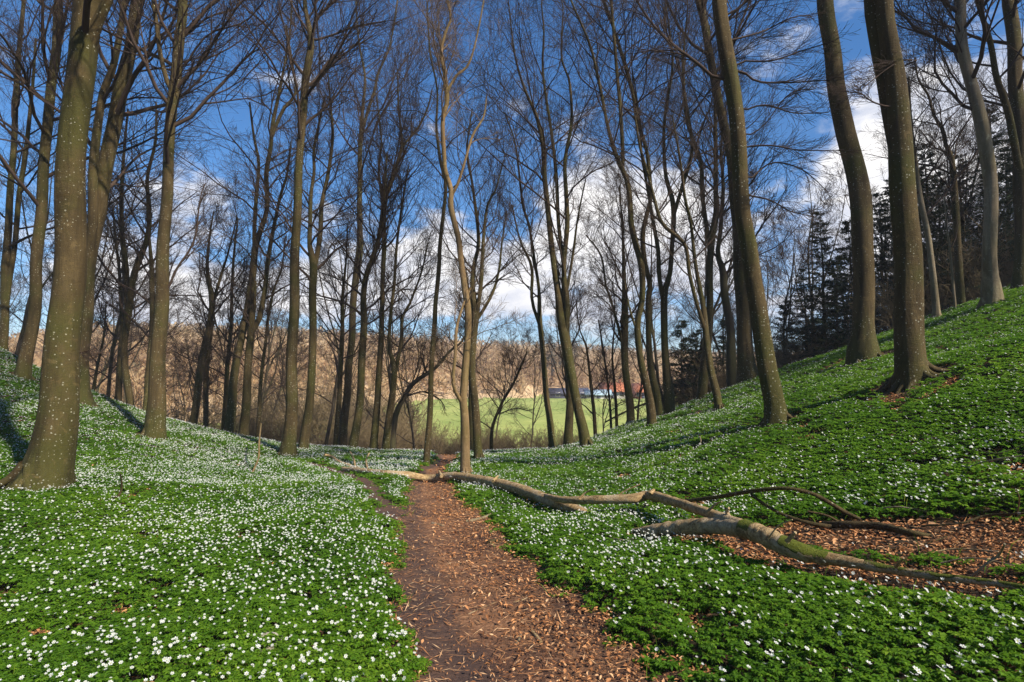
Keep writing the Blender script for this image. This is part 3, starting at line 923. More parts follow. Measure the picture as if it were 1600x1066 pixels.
tree('tall speckled trunk leaning left in the middle of the right bank, drooping side sprays', [[(1211, 665, 40), (1209, 634, 34), (1200, 583, 31), (1193, 533, 29), (1185, 482, 28), (1175, 431, 28), (1169, 381, 27), (1162, 340, 26), (1155, 236, 25), (1148, 169, 25), (1139, 101, 26), (1131, 51, 24), (1123, 0, 24)]],
     low=.5, n=18, counts=(8, 7, 5), top=-520, lenf=.26, roots=8, flare=.6, extra=[[(1124, 130, 9), (1095, 98, 8), (1061, 68, 7), (1037, 44, 6), (1020, 20, 5), (1007, -5, 5), (990, -40, 3)], [(1158, 108, 6), (1180, 130, 5), (1230, 136, 4), (1290, 137, 2)], [(1153, 60, 5), (1200, 40, 4), (1250, 10, 3), (1290, 0, 2)],
     [(1156, 95, 5), (1200, 100, 4), (1250, 88, 3), (1285, 80, 2)], [(1160, 175, 5), (1190, 168, 4), (1230, 185, 3), (1275, 190, 2)], [(1165, 230, 5), (1200, 232, 4), (1240, 245, 3), (1290, 250, 2)],
     [(1168, 285, 5), (1205, 255, 4), (1250, 262, 3), (1300, 300, 2)], [(1168, 305, 5), (1210, 308, 4), (1250, 322, 3), (1290, 325, 2)], [(1150, 20, 5), (1180, -10, 4), (1230, -20, 3)], [(1165, 215, 4), (1195, 195, 3), (1230, 150, 3), (1270, 145, 2)]])
# --- right foreground
tree('smooth tall trunk with gentle S bend and mossy roots, left of the thickest right-hand tree', [[(1350, 545, 52), (1350, 525, 40), (1349, 500, 36), (1350, 416, 35), (1343, 315, 36), (1333, 247, 34), (1318, 190, 32), (1304, 135, 30), (1301, 68, 28), (1289, 0, 28)]],
     Y=14.5, low=.72, n=18, counts=(8, 7, 5), top=-400, moss=.9, roots=9, flare=.6)
tree('thickest right-hand tree with finger-like roots and a fused second stem higher up', [[(1424, 612, 62), (1423, 585, 54), (1421, 540, 49), (1420, 450, 48), (1417, 382, 46), (1413, 340, 44), (1408, 250, 42), (1404, 190, 38), (1398, 120, 36), (1390, 60, 32), (1383, 0, 30)],
     [(1400, 300, 12), (1395, 245, 20), (1388, 185, 23), (1380, 120, 24), (1370, 60, 26), (1360, 0, 26)]], Y=9.3, low=.8, n=14, counts=(8, 7, 5), top=-800, flare=.45, moss=.1, roots=12,
     extra=[[(1440, 95, 4), (1400, 100, 3), (1360, 130, 3), (1330, 150, 2)], [(1385, 168, 5), (1360, 165, 4), (1330, 158, 3), (1300, 160, 2)]])
tree('pale grey-lit curving trunk high on the right bank', [[(1549, 462, 38), (1547, 430, 27), (1546, 400, 25), (1547, 349, 24), (1548, 290, 23), (1544, 247, 24), (1536, 203, 24), (1527, 170, 23), (1518, 135, 21), (1504, 68, 20), (1499, 0, 19)]],
     Y=15.5, low=.35, n=24, counts=(8, 7, 5), top=-300, bark_=M_PALE, extra=[[(1510, 100, 4), (1480, 50, 4), (1440, 42, 3), (1400, 30, 2)], [(1500, 55, 5), (1470, 30, 4), (1420, 10, 3)], [(1530, 160, 4), (1490, 165, 3), (1450, 190, 2)]])
tree('dark tree at the right edge of the photo with a crooked companion stem', [[(1597, 436, 34), (1598, 400, 30), (1597, 300, 28), (1593, 203, 27), (1586, 101, 26), (1577, 0, 25)],
     [(1592, 260, 14), (1586, 236, 14), (1574, 169, 13), (1557, 118, 11), (1547, 68, 10), (1527, 0, 8)]], Y=17, low=.35, n=26, counts=(8, 7, 5), top=-240)
tree('slim pale stem leaning behind the thickest right-hand tree', [[(1462, 474, 13), (1457, 423, 11), (1449, 366, 10), (1439, 315, 10), (1432, 264, 8), (1424, 200, 6), (1420, 120, 4)]], Y=18, low=.4, n=18, bark_=M_PALE)
tree('crooked bare tree in front of the spruces on the right bank', [[(1501, 460, 15), (1496, 383, 12), (1493, 315, 12), (1487, 253, 10), (1477, 225, 7), (1473, 203, 7), (1459, 179, 5), (1451, 149, 4), (1435, 125, 3), (1430, 90, 2)]],
     Y=19, low=.45, n=24)
tree('thin straight sapling beside the crooked bare tree on the right bank', [[(1491, 464, 5), (1485, 400, 4), (1479, 349, 3), (1474, 290, 2)]], Y=18.5, low=.5, n=8, counts=(4, 4, 3), bark_=M_PALE)

# --- thin woodland standing beyond the rim: shapes shared by copies
def wild_tree(rg, H, n, counts, rm, low):
    K = 12
    P, R = grow(rg, np.zeros((1, 3)), np.array([[rg.normal(0, .06), rg.normal(0, .06), 1]]), np.array([H * .8]), np.array([H * .0075]), K, .07, .05, .2, .006)
    P[:, 0, 2] -= .4
    t = Geo()
    t.tubes(P, R, 8)
    st_ = [(P[0], R[0], 0, 0, n)]
    fp, fd, fl, fr = kids(rg, P, R, np.array([H]), 3, .3, .6, .2, .4, .55, .8)
    P2, R2 = grow(rg, fp, fd, fl, fr, 9, .09, .12, .25, .005)
    t.tubes(P2, R2, 7)
    c_ = Geo()
    foliate(c_, rg, st_, 1, counts, rm, low, (.3, 1.0), .34)
    foliate(c_, rg, [(P2[i], R2[i], 0, 0, max(3, n // 3)) for i in range(3)], 1, counts, rm, .15, (.4, 1.1), .4)
    return t.mesh('trunk'), c_.mesh('crown')


rgp = np.random.default_rng(3)
PRO = [wild_tree(rgp, H, 14, (5, 5, 4), .0052, lo) for H, lo in ((13, .25), (11, .12), (14, .3), (9, .1), (12, .2))]
RANGES = [(130, 260, 26, 40, 4, 'bare tree in the thin wood seen between the left-hand trunks'),
          (260, 450, 28, 44, 6, 'bare tree in the dark thicket against the tan hillside, left of the tall straight trunk'),
          (450, 660, 30, 46, 5, 'bare tree in the thicket behind the four trunks left of the path'),
          (700, 860, 34, 50, 3, 'bare tree rising in front of the far side of the meadow'),
          (890, 1060, 27, 40, 4, 'bare tree in the thin stand screening the farm'),
          (1060, 1330, 25, 36, 8, 'bare tree below the skyline of the right bank'),
          (1400, 1620, 22, 30, 7, 'bare tree among the spruces at the top of the right bank'),
          (-60, 120, 24, 34, 5, 'bare tree behind the shaded bank at the far left')]

# beeches added out of view, right of and behind the camera, to cast shade
BIG = [wild_tree(rgp, H, 34, (7, 6, 3), .009, .38) for H in (21, 24)]
for k, (bx, by) in enumerate(((22, 8), (34, 9), (-2.5, -8))):
    o = bpy.data.objects.new('beech_tree', None)
    COL.objects.link(o)
    o.location = (bx, by, float(TH(bx, by)))
    o.rotation_euler = (0, 0, k * 1.3)
    o['label'] = 'tall unseen beech added out of view to cast shade'
    o['category'] = 'tree'
    o['group'] = 'unseen beeches added for shade'
    link('trunk', BIG[k % 2][0], M_BEECH, o).scale = (.9, .9, 1) if k == 3 else (1.9, 1.9, 1)
    link('crown', BIG[k % 2][1], M_TWIG, o)
for x0, x1, y0, y1, n_, lb in RANGES:
    for k in range(n_):
        me_t, me_c = PRO[rgp.integers(0, 5)]
        yy = rgp.uniform(y0, y1)
        px = x0 + (x1 - x0) * (k + rgp.random()) / n_
        xx = (px - 800) / F * yy
        o = bpy.data.objects.new('woodland_tree', None)
        COL.objects.link(o)
        o.location = (xx, yy, float(TH(xx, yy)))
        o.rotation_euler = (0, 0, rgp.uniform(0, 6.28))
        s_ = rgp.uniform(.75, 1.2)
        o.scale = (s_, s_, s_ * rgp.uniform(.9, 1.1))
        o['label'] = lb
        o['category'] = 'tree'
        o['group'] = lb.replace('bare tree', 'bare trees')
        link('trunk', me_t, M_DARK, o)
        link('crown', me_c, M_TWIG, o)


# --- spruces
def spruce_meshes(rg, H, W, sparse):
    t = Geo()
    P = np.zeros((1, 10, 3))
    P[0, :, 2] = np.linspace(-.4, H, 10)
    P[0, 1:, :2] += rg.normal(0, .03, (9, 2))
    t.tubes(P, np.linspace(H * .013, .01, 10)[None], 8)
    nb = int(H * 21 * sparse)
    z = H * (.10 + .89 * rg.random(nb) ** .9)
    az_ = rg.uniform(0, 6.28, nb)
    L = W * (1.04 - z / H) * rg.uniform(.45, 1.15, nb) + .12
    S = np.stack([0 * z, 0 * z, z], -1)
    D = np.stack([np.cos(az_), np.sin(az_), rg.uniform(-.25, .25, nb) + .5 * (z / H)], -1)
    P1, R1 = grow(rg, S, D, L, .004 + .007 * L, 7, .05, -.03, .2, .004)
    t.tubes(P1, R1, 4)
    n_ = Geo()
    for (c0, lf, wd) in ((30, .30, .032),):
        a = kids(rg, P1, R1, L, c0, .12, 1, .5, 1.0, lf, .5, .25)
        keep = rg.random(len(a[0])) < .95
        p, d_, l_ = a[0][keep], norm(a[1][keep]), np.maximum(a[2][keep], .12)
        p = np.concatenate([p, P1[:, -2]])
        d_ = np.concatenate([d_, norm(P1[:, -1] - P1[:, -2])])
        l_ = np.concatenate([l_, np.full(len(P1), .25)])
        d_[:, 2] -= .15
        # sub-sprigs: three thin blades per shoot
        for q in range(4):
            sd = norm(np.cross(d_, rg.normal(size=d_.shape)))
            dd = norm(d_ + sd * (.45 if q else 0) * 1.0)
            st_ = p + d_ * (l_ * (0 if q == 0 else rg.uniform(.1, .8, len(p))))[:, None]
            ll = l_ * (1 if q == 0 else .45)
            w2 = np.cross(dd, norm(rg.normal(size=d_.shape) + np.array([0, 0, 1.5])))
            w2 = norm(w2) * (wd * .5)
            m_ = st_ + dd * (ll * .45)[:, None]
            e_ = st_ + dd * ll[:, None]
            vv = np.stack([st_, m_ + w2, e_, m_ - w2], 1).reshape(-1, 3)
            qq = np.arange(len(vv)).reshape(-1, 4)
            n_.add(vv, q=qq, a=np.repeat(rg.random(len(p)), 4))
    return t.mesh('trunk'), n_.mesh('crown', smooth=False)


rgs = np.random.default_rng(11)
SPM = [spruce_meshes(rgs, 9, 2.0, 1.0), spruce_meshes(rgs, 12, 2.7, .9), spruce_meshes(rgs, 6, 1.9, 1.1)]
SPR = [(1405, 22.5, 280, 1, 'spruce rising just left of the thickest right-hand trunk'), (1450, 24, 260, 0, 'slender spruce in the gap right of the thickest right-hand trunk'), (1480, 22, 270, 1, 'broad spruce behind the crooked bare tree'),
       (1590, 22.5, 230, 1, 'spruce between the pale curving trunk and the dark edge tree'),
       (1312, 23, 400, 2, 'small spruce at the left side of the smooth S-bend trunk'), (1260, 25.5, 420, 0, 'thin spruce midway between the leaning speckled trunk and the S-bend trunk'),
       (1290, 24, 330, 0, 'spire-shaped spruce left of the smooth S-bend trunk, on the skyline'), (1335, 25, 345, 2, 'spruce half hidden behind the smooth S-bend trunk'),
       (1230, 27, 470, 2, 'low scruffy spruce right of the leaning speckled trunk'), (1385, 24, 300, 0, 'spruce showing between the two thickest right-hand trunks'),
       (1462, 21.5, 225, 1, 'tall dark spruce between the thickest right-hand tree and the pale curving trunk'), (1515, 23, 240, 0, 'spruce just left of the pale curving trunk'),
       (1570, 21, 165, 1, 'tallest dark spruce at the right, behind the pale curving trunk'), (1610, 24, 200, 1, 'dark spruce cut by the right edge of the photo'), (1430, 25, 330, 2, 'short spruce just right of the thickest right-hand trunk'),
       (1088, 25, 515, 2, 'low dark evergreen behind the forked trees of the right bank'), (1065, 27, 500, 2, 'low dark evergreen left of its twin behind the right bank'), (1135, 26, 500, 2, 'low dark evergreen just left of the leaning speckled trunk')]
for px, yy, row, k, lb in SPR:
    xx = (px - 800) / F * yy
    z0 = float(TH(xx, yy))
    top_ = at(px, row, yy)[2]
    Hn = (9, 12, 6)[k]
    o = bpy.data.objects.new('spruce_tree', None)
    COL.objects.link(o)
    o.location = (xx, yy, z0)
    s_ = max((top_ - z0) / Hn, .3)
    o.scale = (s_ ** .5 * 1.0, s_ ** .5, s_)
    o.rotation_euler = (0, 0, rgs.uniform(0, 6.28))
    o['label'] = lb
    o['category'] = 'tree'
    o['group'] = 'dark spruces behind the right bank'
    link('trunk', SPM[k][0], M_DARK, o)
    link('crown', SPM[k][1], M_NEEDLE, o)

for k in range(26):      # spruces added, mostly out of view, to shade the near end of the meadow
    xx, yy = 44 + 7.5 * (k % 5) + rgs.uniform(-2, 2), 22 + 7 * (k // 5) + rgs.uniform(-2, 2)
    o = bpy.data.objects.new('spruce_tree', None)
    COL.objects.link(o)
    o.location = (xx, yy, float(TH(xx, yy)))
    o.scale = (1.6, 1.6, rgs.uniform(1.8, 2.2))
    o.rotation_euler = (0, 0, rgs.uniform(0, 6.28))
    o['label'] = 'tall spruce added beyond the right edge to shade the meadow'
    o['category'] = 'tree'
    o['group'] = 'spruces added to shade the meadow'
    link('trunk', SPM[1][0], M_DARK, o)
    link('crown', SPM[1][1], M_NEEDLE, o)


# --- hedge shrubs at the meadow edge
def shrub_mesh(rg, H, n):
    c_ = Geo()
    az_ = rg.uniform(0, 6.28, n)
    S = np.stack([rg.normal(0, .35, n), rg.normal(0, .35, n), np.full(n, -.1)], -1)
    D = np.stack([np.cos(az_) * rg.uniform(.1, .8, n), np.sin(az_) * rg.uniform(.1, .8, n), np.ones(n)], -1)
    L = H * rg.uniform(.6, 1.1, n)
    P, R = grow(rg, S, D, L, np.full(n, .016), 8, .12, .04, .3, .007)
    c_.tubes(P, R, 4)
    a = kids(rg, P, R, L, 9, .15, 1, .4, .9, .4, .7)
    P2, R2 = grow(rg, a[0], a[1], a[2], a[3], 5, .15, .05, .5, .007)
    c_.tubes(P2, R2, 3)
    a = kids(rg, P2, R2, a[2], 4, .15, 1, .4, .9, .5, .7)
    P2, R2 = grow(rg, a[0], a[1], a[2], a[3], 3, .15, .05, .5, .007)
    c_.tubes(P2, R2, 3)
    return c_.mesh('hedge_shrub')


SHM = [shrub_mesh(rgs, 2.6, 34), shrub_mesh(rgs, 2.0, 30), shrub_mesh(rgs, 3.2, 36)]
M_SHRUB = mat('shrub_twig', lambda g, b: g.put(b.inputs['Base Color'], (.19, .14, .075, 1)), .95)
for (a0, a1, n_, ya, yb, lb) in ((480, 800, 26, 37, 44, 'leafless brown shrub in the hedgerow along the near edge of the meadow'),
                             (380, 650, 12, 50, 58, 'tall scrubby bush hiding the left end of the meadow'),
                             (800, 900, 5, 38, 44, 'low twiggy shrub at the meadow edge below the grey forked tree'),
                             (1050, 1330, 14, 24, 27, 'brown shrub in the undergrowth behind the rim of the right bank'),
                             (1420, 1600, 12, 20.5, 23, 'dark shrub in the undergrowth under the spruces'),
                             (130, 480, 8, 28, 34, 'dark shrub in the undergrowth behind the left rim')):
    for k in range(n_):
        px = a0 + (a1 - a0) * (k + rgs.random()) / n_
        yy = rgs.uniform(ya, yb)
        xx = (px - 800) / F * yy
        o = link('hedge_shrub', SHM[rgs.integers(0, 3)], M_SHRUB, label=lb, cat='shrub', group=lb.replace('shrub', 'shrubs', 1).replace('bush hiding', 'bushes hiding'))
        o.location = (xx, yy, float(TH(xx, yy)))
        o.rotation_euler = (0, 0, rgs.uniform(0, 6.28))
        s_ = rgs.uniform(.7, 1.2) * (2.0 if 'tall' in lb else 1)
        o.scale = (s_, s_, s_)

# ------------------------------------------------------------------ far hill woodland (one mass nobody could count)
rh = np.random.default_rng(21)
n_ = 15000
uu = rh.uniform(-1.5, 1.5, n_)
yy = rh.uniform(0, 1, n_) ** .85
ys0 = np.interp(uu, [-1, -.5, -.3, -.15, 0, .05, .4, 1], [62, 72, 84, 118, 128, 158, 158, 120]) + 3
yy = ys0 + (275 - ys0) * yy
xx = uu * yy
zz = TH(xx, yy)
Ht = rh.uniform(5, 9.5, n_) * np.where(yy - ys0 < 12, .8, 1)
clump = .5 + .28 * np.sin(xx * .045 + 2 * np.sin(yy * .03)) + .22 * np.sin(yy * .07 + xx * .02)
tone = np.clip(clump * .5 + rh.uniform(-.1, .6, n_), 0, 1)
gw = Geo()
w_ = .10
P = np.stack([np.stack([xx, yy, zz - .3], -1), np.stack([xx + rh.normal(0, .4, n_), yy + rh.normal(0, .4, n_), zz + Ht], -1)], 1)
gw.tubes(P, np.stack([np.full(n_, .10), np.full(n_, .03)], -1), 3, a=np.clip(tone + .25, 0, 1))
for k in range(15):
    t = rh.uniform(.12, .98, n_)
    s = P[:, 0] + (P[:, 1] - P[:, 0]) * t[:, None]
    az_ = rh.uniform(0, 6.28, n_)
    L = Ht * (.42 - .25 * t) * rh.uniform(.6, 1.2, n_)
    d_ = norm(np.stack([np.cos(az_), np.sin(az_), rh.uniform(.3, 1.6, n_)], -1))
    e = s + d_ * L[:, None]
    wv = norm(np.cross(d_, rh.normal(size=(n_, 3)))) * (.16 + .10 * rh.random((n_, 1)))
    m_ = s + d_ * (L * .6)[:, None]
    v_ = np.stack([s, m_ + wv, e, m_ - wv], 1).reshape(-1, 3)
    gw.add(v_, q=np.arange(len(v_)).reshape(-1, 4), a=np.repeat(np.clip(tone + rh.normal(0, .12, n_), 0, 1), 4))
link('hillside_woodland', gw.mesh('hillside_woodland', smooth=False), M_FARWOOD, label='tan leafless woodland covering the hill across the valley', cat='woodland', kind='stuff')

# dark conifers on that hill
for px, yv, H, lb in ((862, 182, 15, 'left dark conifer of the clump above the farm'), (880, 186, 16, 'middle dark conifer of the clump above the farm'), (897, 190, 14, 'right dark conifer of the clump above the farm'), (500, 225, 12, 'lone green conifer near the crest of the tan hill'),
                      (640, 215, 13, 'dark conifer high on the hill behind the four trunks'), (680, 218, 13, 'dark conifer on the hill crest left of the S-shaped tree')):
    x_ = (px - 800) / F * yv
    o = bpy.data.objects.new('distant_conifer', None)
    COL.objects.link(o)
    o.location = (x_, yv, float(TH(x_, yv)))
    s_ = H / 9
    o.scale = (s_ * 1.5, s_ * 1.5, s_)
    o['label'] = lb
    o['category'] = 'tree'
    o['group'] = 'conifers on the far hill'
    link('trunk', SPM[0][0], M_DARK, o)
    link('crown', SPM[0][1], M_NEEDLE, o)

# ------------------------------------------------------------------ farm
def flat(name, c, r=.8):
    def f(g, b):
        geo = g.new('ShaderNodeNewGeometry').outputs['Position']
        g.put(b.inputs['Base Color'], g.mix(g.rng(g.noise(geo, 2.5, 5), .3, .7), tuple(x * .8 for x in c), c))
    return mat(name, f, r)


M_RED, M_WALLR, M_WHITE = flat('red_tiles', (.50, .17, .08)), flat('red_wall', (.38, .14, .08)), flat('white_render', (.55, .53, .48))
M_SLATE, M_BLUE, M_GLASS = flat('slate', (.09, .09, .13)), flat('pale_blue_sheet', (.38, .52, .62)), flat('dark_pane', (.03, .035, .04), .3)


def house(name, label, px, yv, W, Dp, hw, hr, rot, mw, mr, chimney=False, doors=1, wins=3):
    x_ = (px - 800) / F * yv
    z_ = float(TH(x_, yv))
    o = bpy.data.objects.new(name, None)
    COL.objects.link(o)
    o.location = (x_, yv, z_)
    o.rotation_euler = (0, 0, rot)
    o['label'] = label
    o['category'] = 'building'
    o['group'] = 'farm buildings across the meadow'
    g_ = Geo()
    g_.box(-W / 2, W / 2, -Dp / 2, Dp / 2, -1, hw)
    v = []
    for sx in (-W / 2, W / 2):
        v += [(sx, -Dp / 2, hw), (sx, Dp / 2, hw), (sx, 0, hw + hr)]
    g_.add(v, t=[(0, 2, 1), (3, 4, 5)])
    link('wall', g_.mesh('wall', False), mw, o)
    r_ = Geo()
    th_ = .18
    for sy in (-1, 1):
        e = .45
        sl = hr / (Dp / 2)
        a = [(-W / 2 - e, sy * (Dp / 2 + e), hw - e * sl + .05), (W / 2 + e, sy * (Dp / 2 + e), hw - e * sl + .05), (W / 2 + e, 0, hw + hr + .05), (-W / 2 - e, 0, hw + hr + .05)]
        vv = a + [(p, q, z + th_) for p, q, z in a]
        r_.add(vv, q=[(0, 1, 2, 3), (4, 7, 6, 5), (0, 4, 5, 1), (1, 5, 6, 2), (2, 6, 7, 3), (3, 7, 4, 0)])
    rf = link('roof', r_.mesh('roof', False), mr, o)
    if chimney:
        c_ = Geo()
        c_.box(W * .2, W * .2 + .7, -.35, .35, hw + hr * .6, hw + hr + 1.1)
        link('chimney', c_.mesh('chimney', False), M_WALLR, rf)
    for k in range(wins):
        c_ = Geo()
        xw = -W / 2 + W * (k + .5) / wins
        if k == doors:
            c_.box(xw - .5, xw + .5, -Dp / 2 - .06, -Dp / 2 + .02, 0, 2.1)
            link('door', c_.mesh('door', False), M_SLATE, o)
        else:
            c_.box(xw - .6, xw + .6, -Dp / 2 - .05, -Dp / 2 + .02, 1.0, 2.1)
            f_ = link('window', c_.mesh('window', False), M_WHITE, o)
            c_ = Geo()
            c_.box(xw - .5, xw + .5, -Dp / 2 - .08, -Dp / 2 - .04, 1.1, 2.0)
            link('pane', c_.mesh('pane', False), M_GLASS, f_)


house('farm_barn', 'long low barn with a dark slate roof at the left end of the farm', 888, 148, 10, 5, 1.8, 1.2, .08, M_SLATE, M_SLATE)
house('farm_shed', 'pale blue sheet-roofed shed between the slate barn and the red farmhouse', 933, 147, 6.5, 4, 1.8, 1.1, .0, M_WHITE, M_BLUE)
house('farmhouse', 'farmhouse with a bright red tiled roof behind the pale blue shed', 958, 153, 7, 5, 2.4, 2.1, -.25, M_WHITE, M_RED, True)
house('farm_stable', 'red farm building seen between trunks at the right end of the farm', 1000, 151, 4, 4.5, 2.4, 2.0, .1, M_WALLR, M_RED)

# ------------------------------------------------------------------ fallen timber
def world_line(pts, hoff):
    """pts: (px, row, width, height above ground); follows the ground where it lies"""
    P, R = [], []
    for (px, py, wd, h) in pts:
        p = hit(px, py, h, 30)
        P.append(p)
        R.append(.9 * wd / 2 / F * p[1] / math.hypot(1, p[0] / p[1]))
    return np.array(P), np.array(R)


def timber(pts, S=14, K=None, lump=.09, moss=None, rg=np.random.default_rng(4)):
    P, R = world_line(pts, 0)
    P, R = resample(P, R, K or 7 * len(P))
    R = R * (1 + lump * np.sin(np.arange(len(R)) * 1.7 + 1) * .6 + rg.normal(0, lump * .4, len(R)))
    g_ = Geo()
    g_.tubes(P, R, S, cap=True)
    if moss:
        # moss amount along the length, on the upper side
        v = g_.v[0]
        a = np.zeros(len(v))
        for i in range(len(R)):
            t = i / (len(R) - 1)
            for m0, m1, am in moss:
                if m0 <= t <= m1:
                    up = (v[i * S:(i + 1) * S, 2] - P[i, 2]) / R[i]
                    a[i * S:(i + 1) * S] = np.clip(.5 + .7 * up, 0, 1) * am
        g_.a[0] = a
    return g_, P, R


ft = bpy.data.objects.new('fallen_tree', None)
COL.objects.link(ft)
ft['label'] = 'long pale fallen tree lying across the footpath, mossy at its right end'
ft['category'] = 'fallen tree'
g1, P1_, R1_ = timber([(1660, 930, 15, .10), (1560, 912, 15, .10), (1470, 902, 16, .09), (1390, 890, 18, .10), (1320, 877, 22, .11), (1270, 868, 30, .14), (1225, 852, 36, .20), (1180, 832, 36, .26), (1130, 822, 30, .24), (1070, 824, 27, .18), (1020, 829, 20, .12), (990, 830, 8, .08)],
                     18, moss=[(.0, .30, .72), (.36, .45, .9), (.54, .58, .8)])
ft.location = P1_[len(P1_) // 2] * [1, 1, 0] + [0, 0, float(TH(P1_[len(P1_) // 2][0], P1_[len(P1_) // 2][1]))]
off = np.array(ft.location)
link('trunk', g1.mesh('trunk', True, off), M_LOG, ft)
pa = hit(1178, 826, .27, 30)
g2, P2_, R2_ = timber([(1190, 834, 20, .27), (1160, 820, 20, .29), (1110, 803, 18, .30), (1060, 786, 16, .30), (1015, 774, 17, .30), (990, 779, 16, .29), (930, 781, 14, .29), (880, 781, 12, .28), (852, 774, 6, .29)], 14)
link('limb', g2.mesh('limb', True, off), M_LOG, ft)
g3, P3_, R3_ = timber([(915, 802, 12, .10), (890, 793, 18, .16), (850, 779, 19, .22), (800, 761, 18, .22), (750, 750, 15, .2), (710, 744, 14, .17), (670, 747, 12, .12), (640, 743, 13, .14), (600, 740, 12, .12), (560, 736, 11, .10), (535, 733, 8, .08)], 14)
link('limb', g3.mesh('limb', True, off), M_LOG, ft)
g4, _, _ = timber([(895, 790, 12, .15), (925, 802, 8, .08), (960, 818, 6, .05), (1000, 830, 4, .04)], 8)
for pts in ([(1140, 810, 9, .3), (1136, 800, 7, .36), (1139, 794, 4, .40)], [(1230, 846, 9, .28), (1243, 832, 6, .36)], [(1016, 772, 8, .34), (1022, 765, 5, .38)], [(770, 752, 6, .28), (778, 744, 3, .34)],
            [(690, 744, 6, .2), (686, 736, 3, .27)], [(1400, 886, 7, .16), (1412, 872, 4, .25)], [(905, 780, 5, .33), (915, 770, 3, .40), (930, 764, 2, .46)], [(1105, 800, 6, .34), (1118, 788, 4, .42), (1128, 784, 2, .45)]):
    gg, _, _ = timber(pts, 7)
    link('stub', gg.mesh('stub', True, off), M_LOG, ft)
link('splinter', g4.mesh('splinter', True, off), M_PALE, ft)
g5 = Geo()
for pts in ([(565, 736, 9, .1), (548, 728, 6, .1), (530, 722, 5, .12), (518, 713, 5, .2), (507, 711, 4, .25)], [(560, 736, 7, .08), (535, 724, 4, .1), (515, 722, 3, .1)], [(575, 736, 5, .1), (572, 720, 3, .25), (577, 708, 2, .4)], [(555, 734, 4, .1), (553, 718, 3, .25), (547, 706, 2, .35)]):
    gg, _, _ = timber(pts, 7)
    for i in range(len(gg.v)): pass
    g5.add(np.concatenate(gg.v), q=np.concatenate(gg.q))
link('broken_crown', g5.mesh('broken_crown', True, off), M_LOG, ft)

g6 = Geo()
for pts in ([(1300, 824, 10, .05), (1255, 815, 7, .12), (1215, 800, 6, .2), (1180, 778, 6, .33), (1172, 768, 6, .38)], [(1345, 812, 7, .05), (1320, 800, 8, .12), (1290, 782, 8, .25), (1265, 770, 7, .34), (1225, 763, 7, .40), (1172, 768, 8, .38), (1120, 777, 7, .30), (1075, 783, 6, .22), (1050, 790, 4, .12)],
            [(1310, 815, 5, .06), (1290, 805, 4, .14), (1262, 799, 3, .2)]):
    gg, PP, _ = timber(pts, 8)
    g6.add(np.concatenate(gg.v), q=np.concatenate(gg.q))
o = link('fallen_branch', None, None)
o['label'] = 'dark forked branch arching over the bank just above the fallen tree'
o['category'] = 'branch'
o.location = (PP[0][0], PP[0][1], PP[0][2])
link('bark', g6.mesh('bark', True, PP[0]), M_BEECH, o)
o.name = 'fallen_branch'


def single(name, label, cat, chains, m_, S=8, group=None):
    gg = Geo()
    for c_ in chains:
        a, PP, _ = timber(c_, S)
        gg.add(np.concatenate(a.v), q=np.concatenate(a.q), t=np.concatenate(a.t) if a.t else None)
    p0 = PP[0]
    o = link(name, gg.mesh(name, True, p0), m_, label=label, cat=cat, group=group)
    o.location = p0
    return o


single('fallen_log', 'short thick olive log lying in the dead leaves under the arching branch', 'log', [[(1288, 820, 12, .05), (1320, 820, 15, .06), (1370, 822, 15, .06), (1420, 832, 14, .05), (1455, 838, 8, .03)]], M_BEECH, 12)
GS = 'sticks lying on the slopes'
single('stick', 'thin branch running right from the short olive log to the photo edge', 'stick', [[(1440, 822, 4, .05), (1500, 818, 4, .08), (1540, 806, 6, .1), (1600, 802, 7, .1), (1640, 795, 7, .1)], [(1500, 818, 3, .08), (1470, 810, 3, .1), (1430, 822, 2, .05)]], M_BEECH, 6, GS)
single('stick', 'pale upright stick poking from the dead leaves at the right edge', 'stick', [[(1515, 905, 6, .05), (1540, 882, 6, .15), (1560, 868, 5, .2), (1570, 850, 4, .3)]], M_PALE, 6, GS)
single('stick', 'curved thin stick on leaves between the two logs', 'stick', [[(1320, 858, 3, .02), (1380, 860, 3, .03), (1450, 848, 3, .03), (1480, 838, 2, .04)]], M_BEECH, 5, GS)
single('stick', 'bleached little branch in front of the left half of the pale trunk', 'stick', [[(940, 842, 3, .05), (970, 844, 4, .1), (1005, 858, 3, .05)], [(970, 845, 2, .1), (990, 842, 2, .1)]], M_PALE, 6, GS)
single('stick', 'small pale twig standing in flowers below the leaning speckled trunk', 'stick', [[(1088, 703, 3, .05), (1095, 690, 2, .2), (1093, 682, 2, .28)]], M_PALE, 6, GS)
single('stick', 'pale Y-shaped twig on the flowery bank left of the bare track', 'stick', [[(1006, 678, 2, .05), (1018, 690, 3, .05)], [(1025, 680, 2, .05), (1014, 685, 2, .06)]], M_PALE, 6, GS)
single('stick', 'long stick lying at the foot of the olive curved tree', 'stick', [[(945, 660, 3, .05), (985, 640, 4, .1), (1030, 623, 4, .12), (1060, 612, 3, .1)]], M_BEECH, 6, GS)
single('stick', 'short bare pole lying downhill of the Y-forked tree', 'stick', [[(1017, 648, 3, .05), (1030, 632, 3, .05), (1038, 622, 2, .05)]], M_PALE, 6, GS)
single('stick', 'tan stick on the green bank below the pale curving trunk', 'stick', [[(1492, 532, 4, .05), (1508, 522, 5, .05)]], M_PALE, 6, GS)
single('stick', 'long tan stick at the right edge, high on the bank', 'stick', [[(1570, 487, 4, .05), (1610, 483, 5, .05)]], M_PALE, 6, GS)
single('stick', 'curved pale stick left of the shaded trunk foot on the right bank', 'stick', [[(1130, 598, 2, .1), (1138, 603, 3, .08), (1150, 603, 2, .08)]], M_PALE, 6, GS)
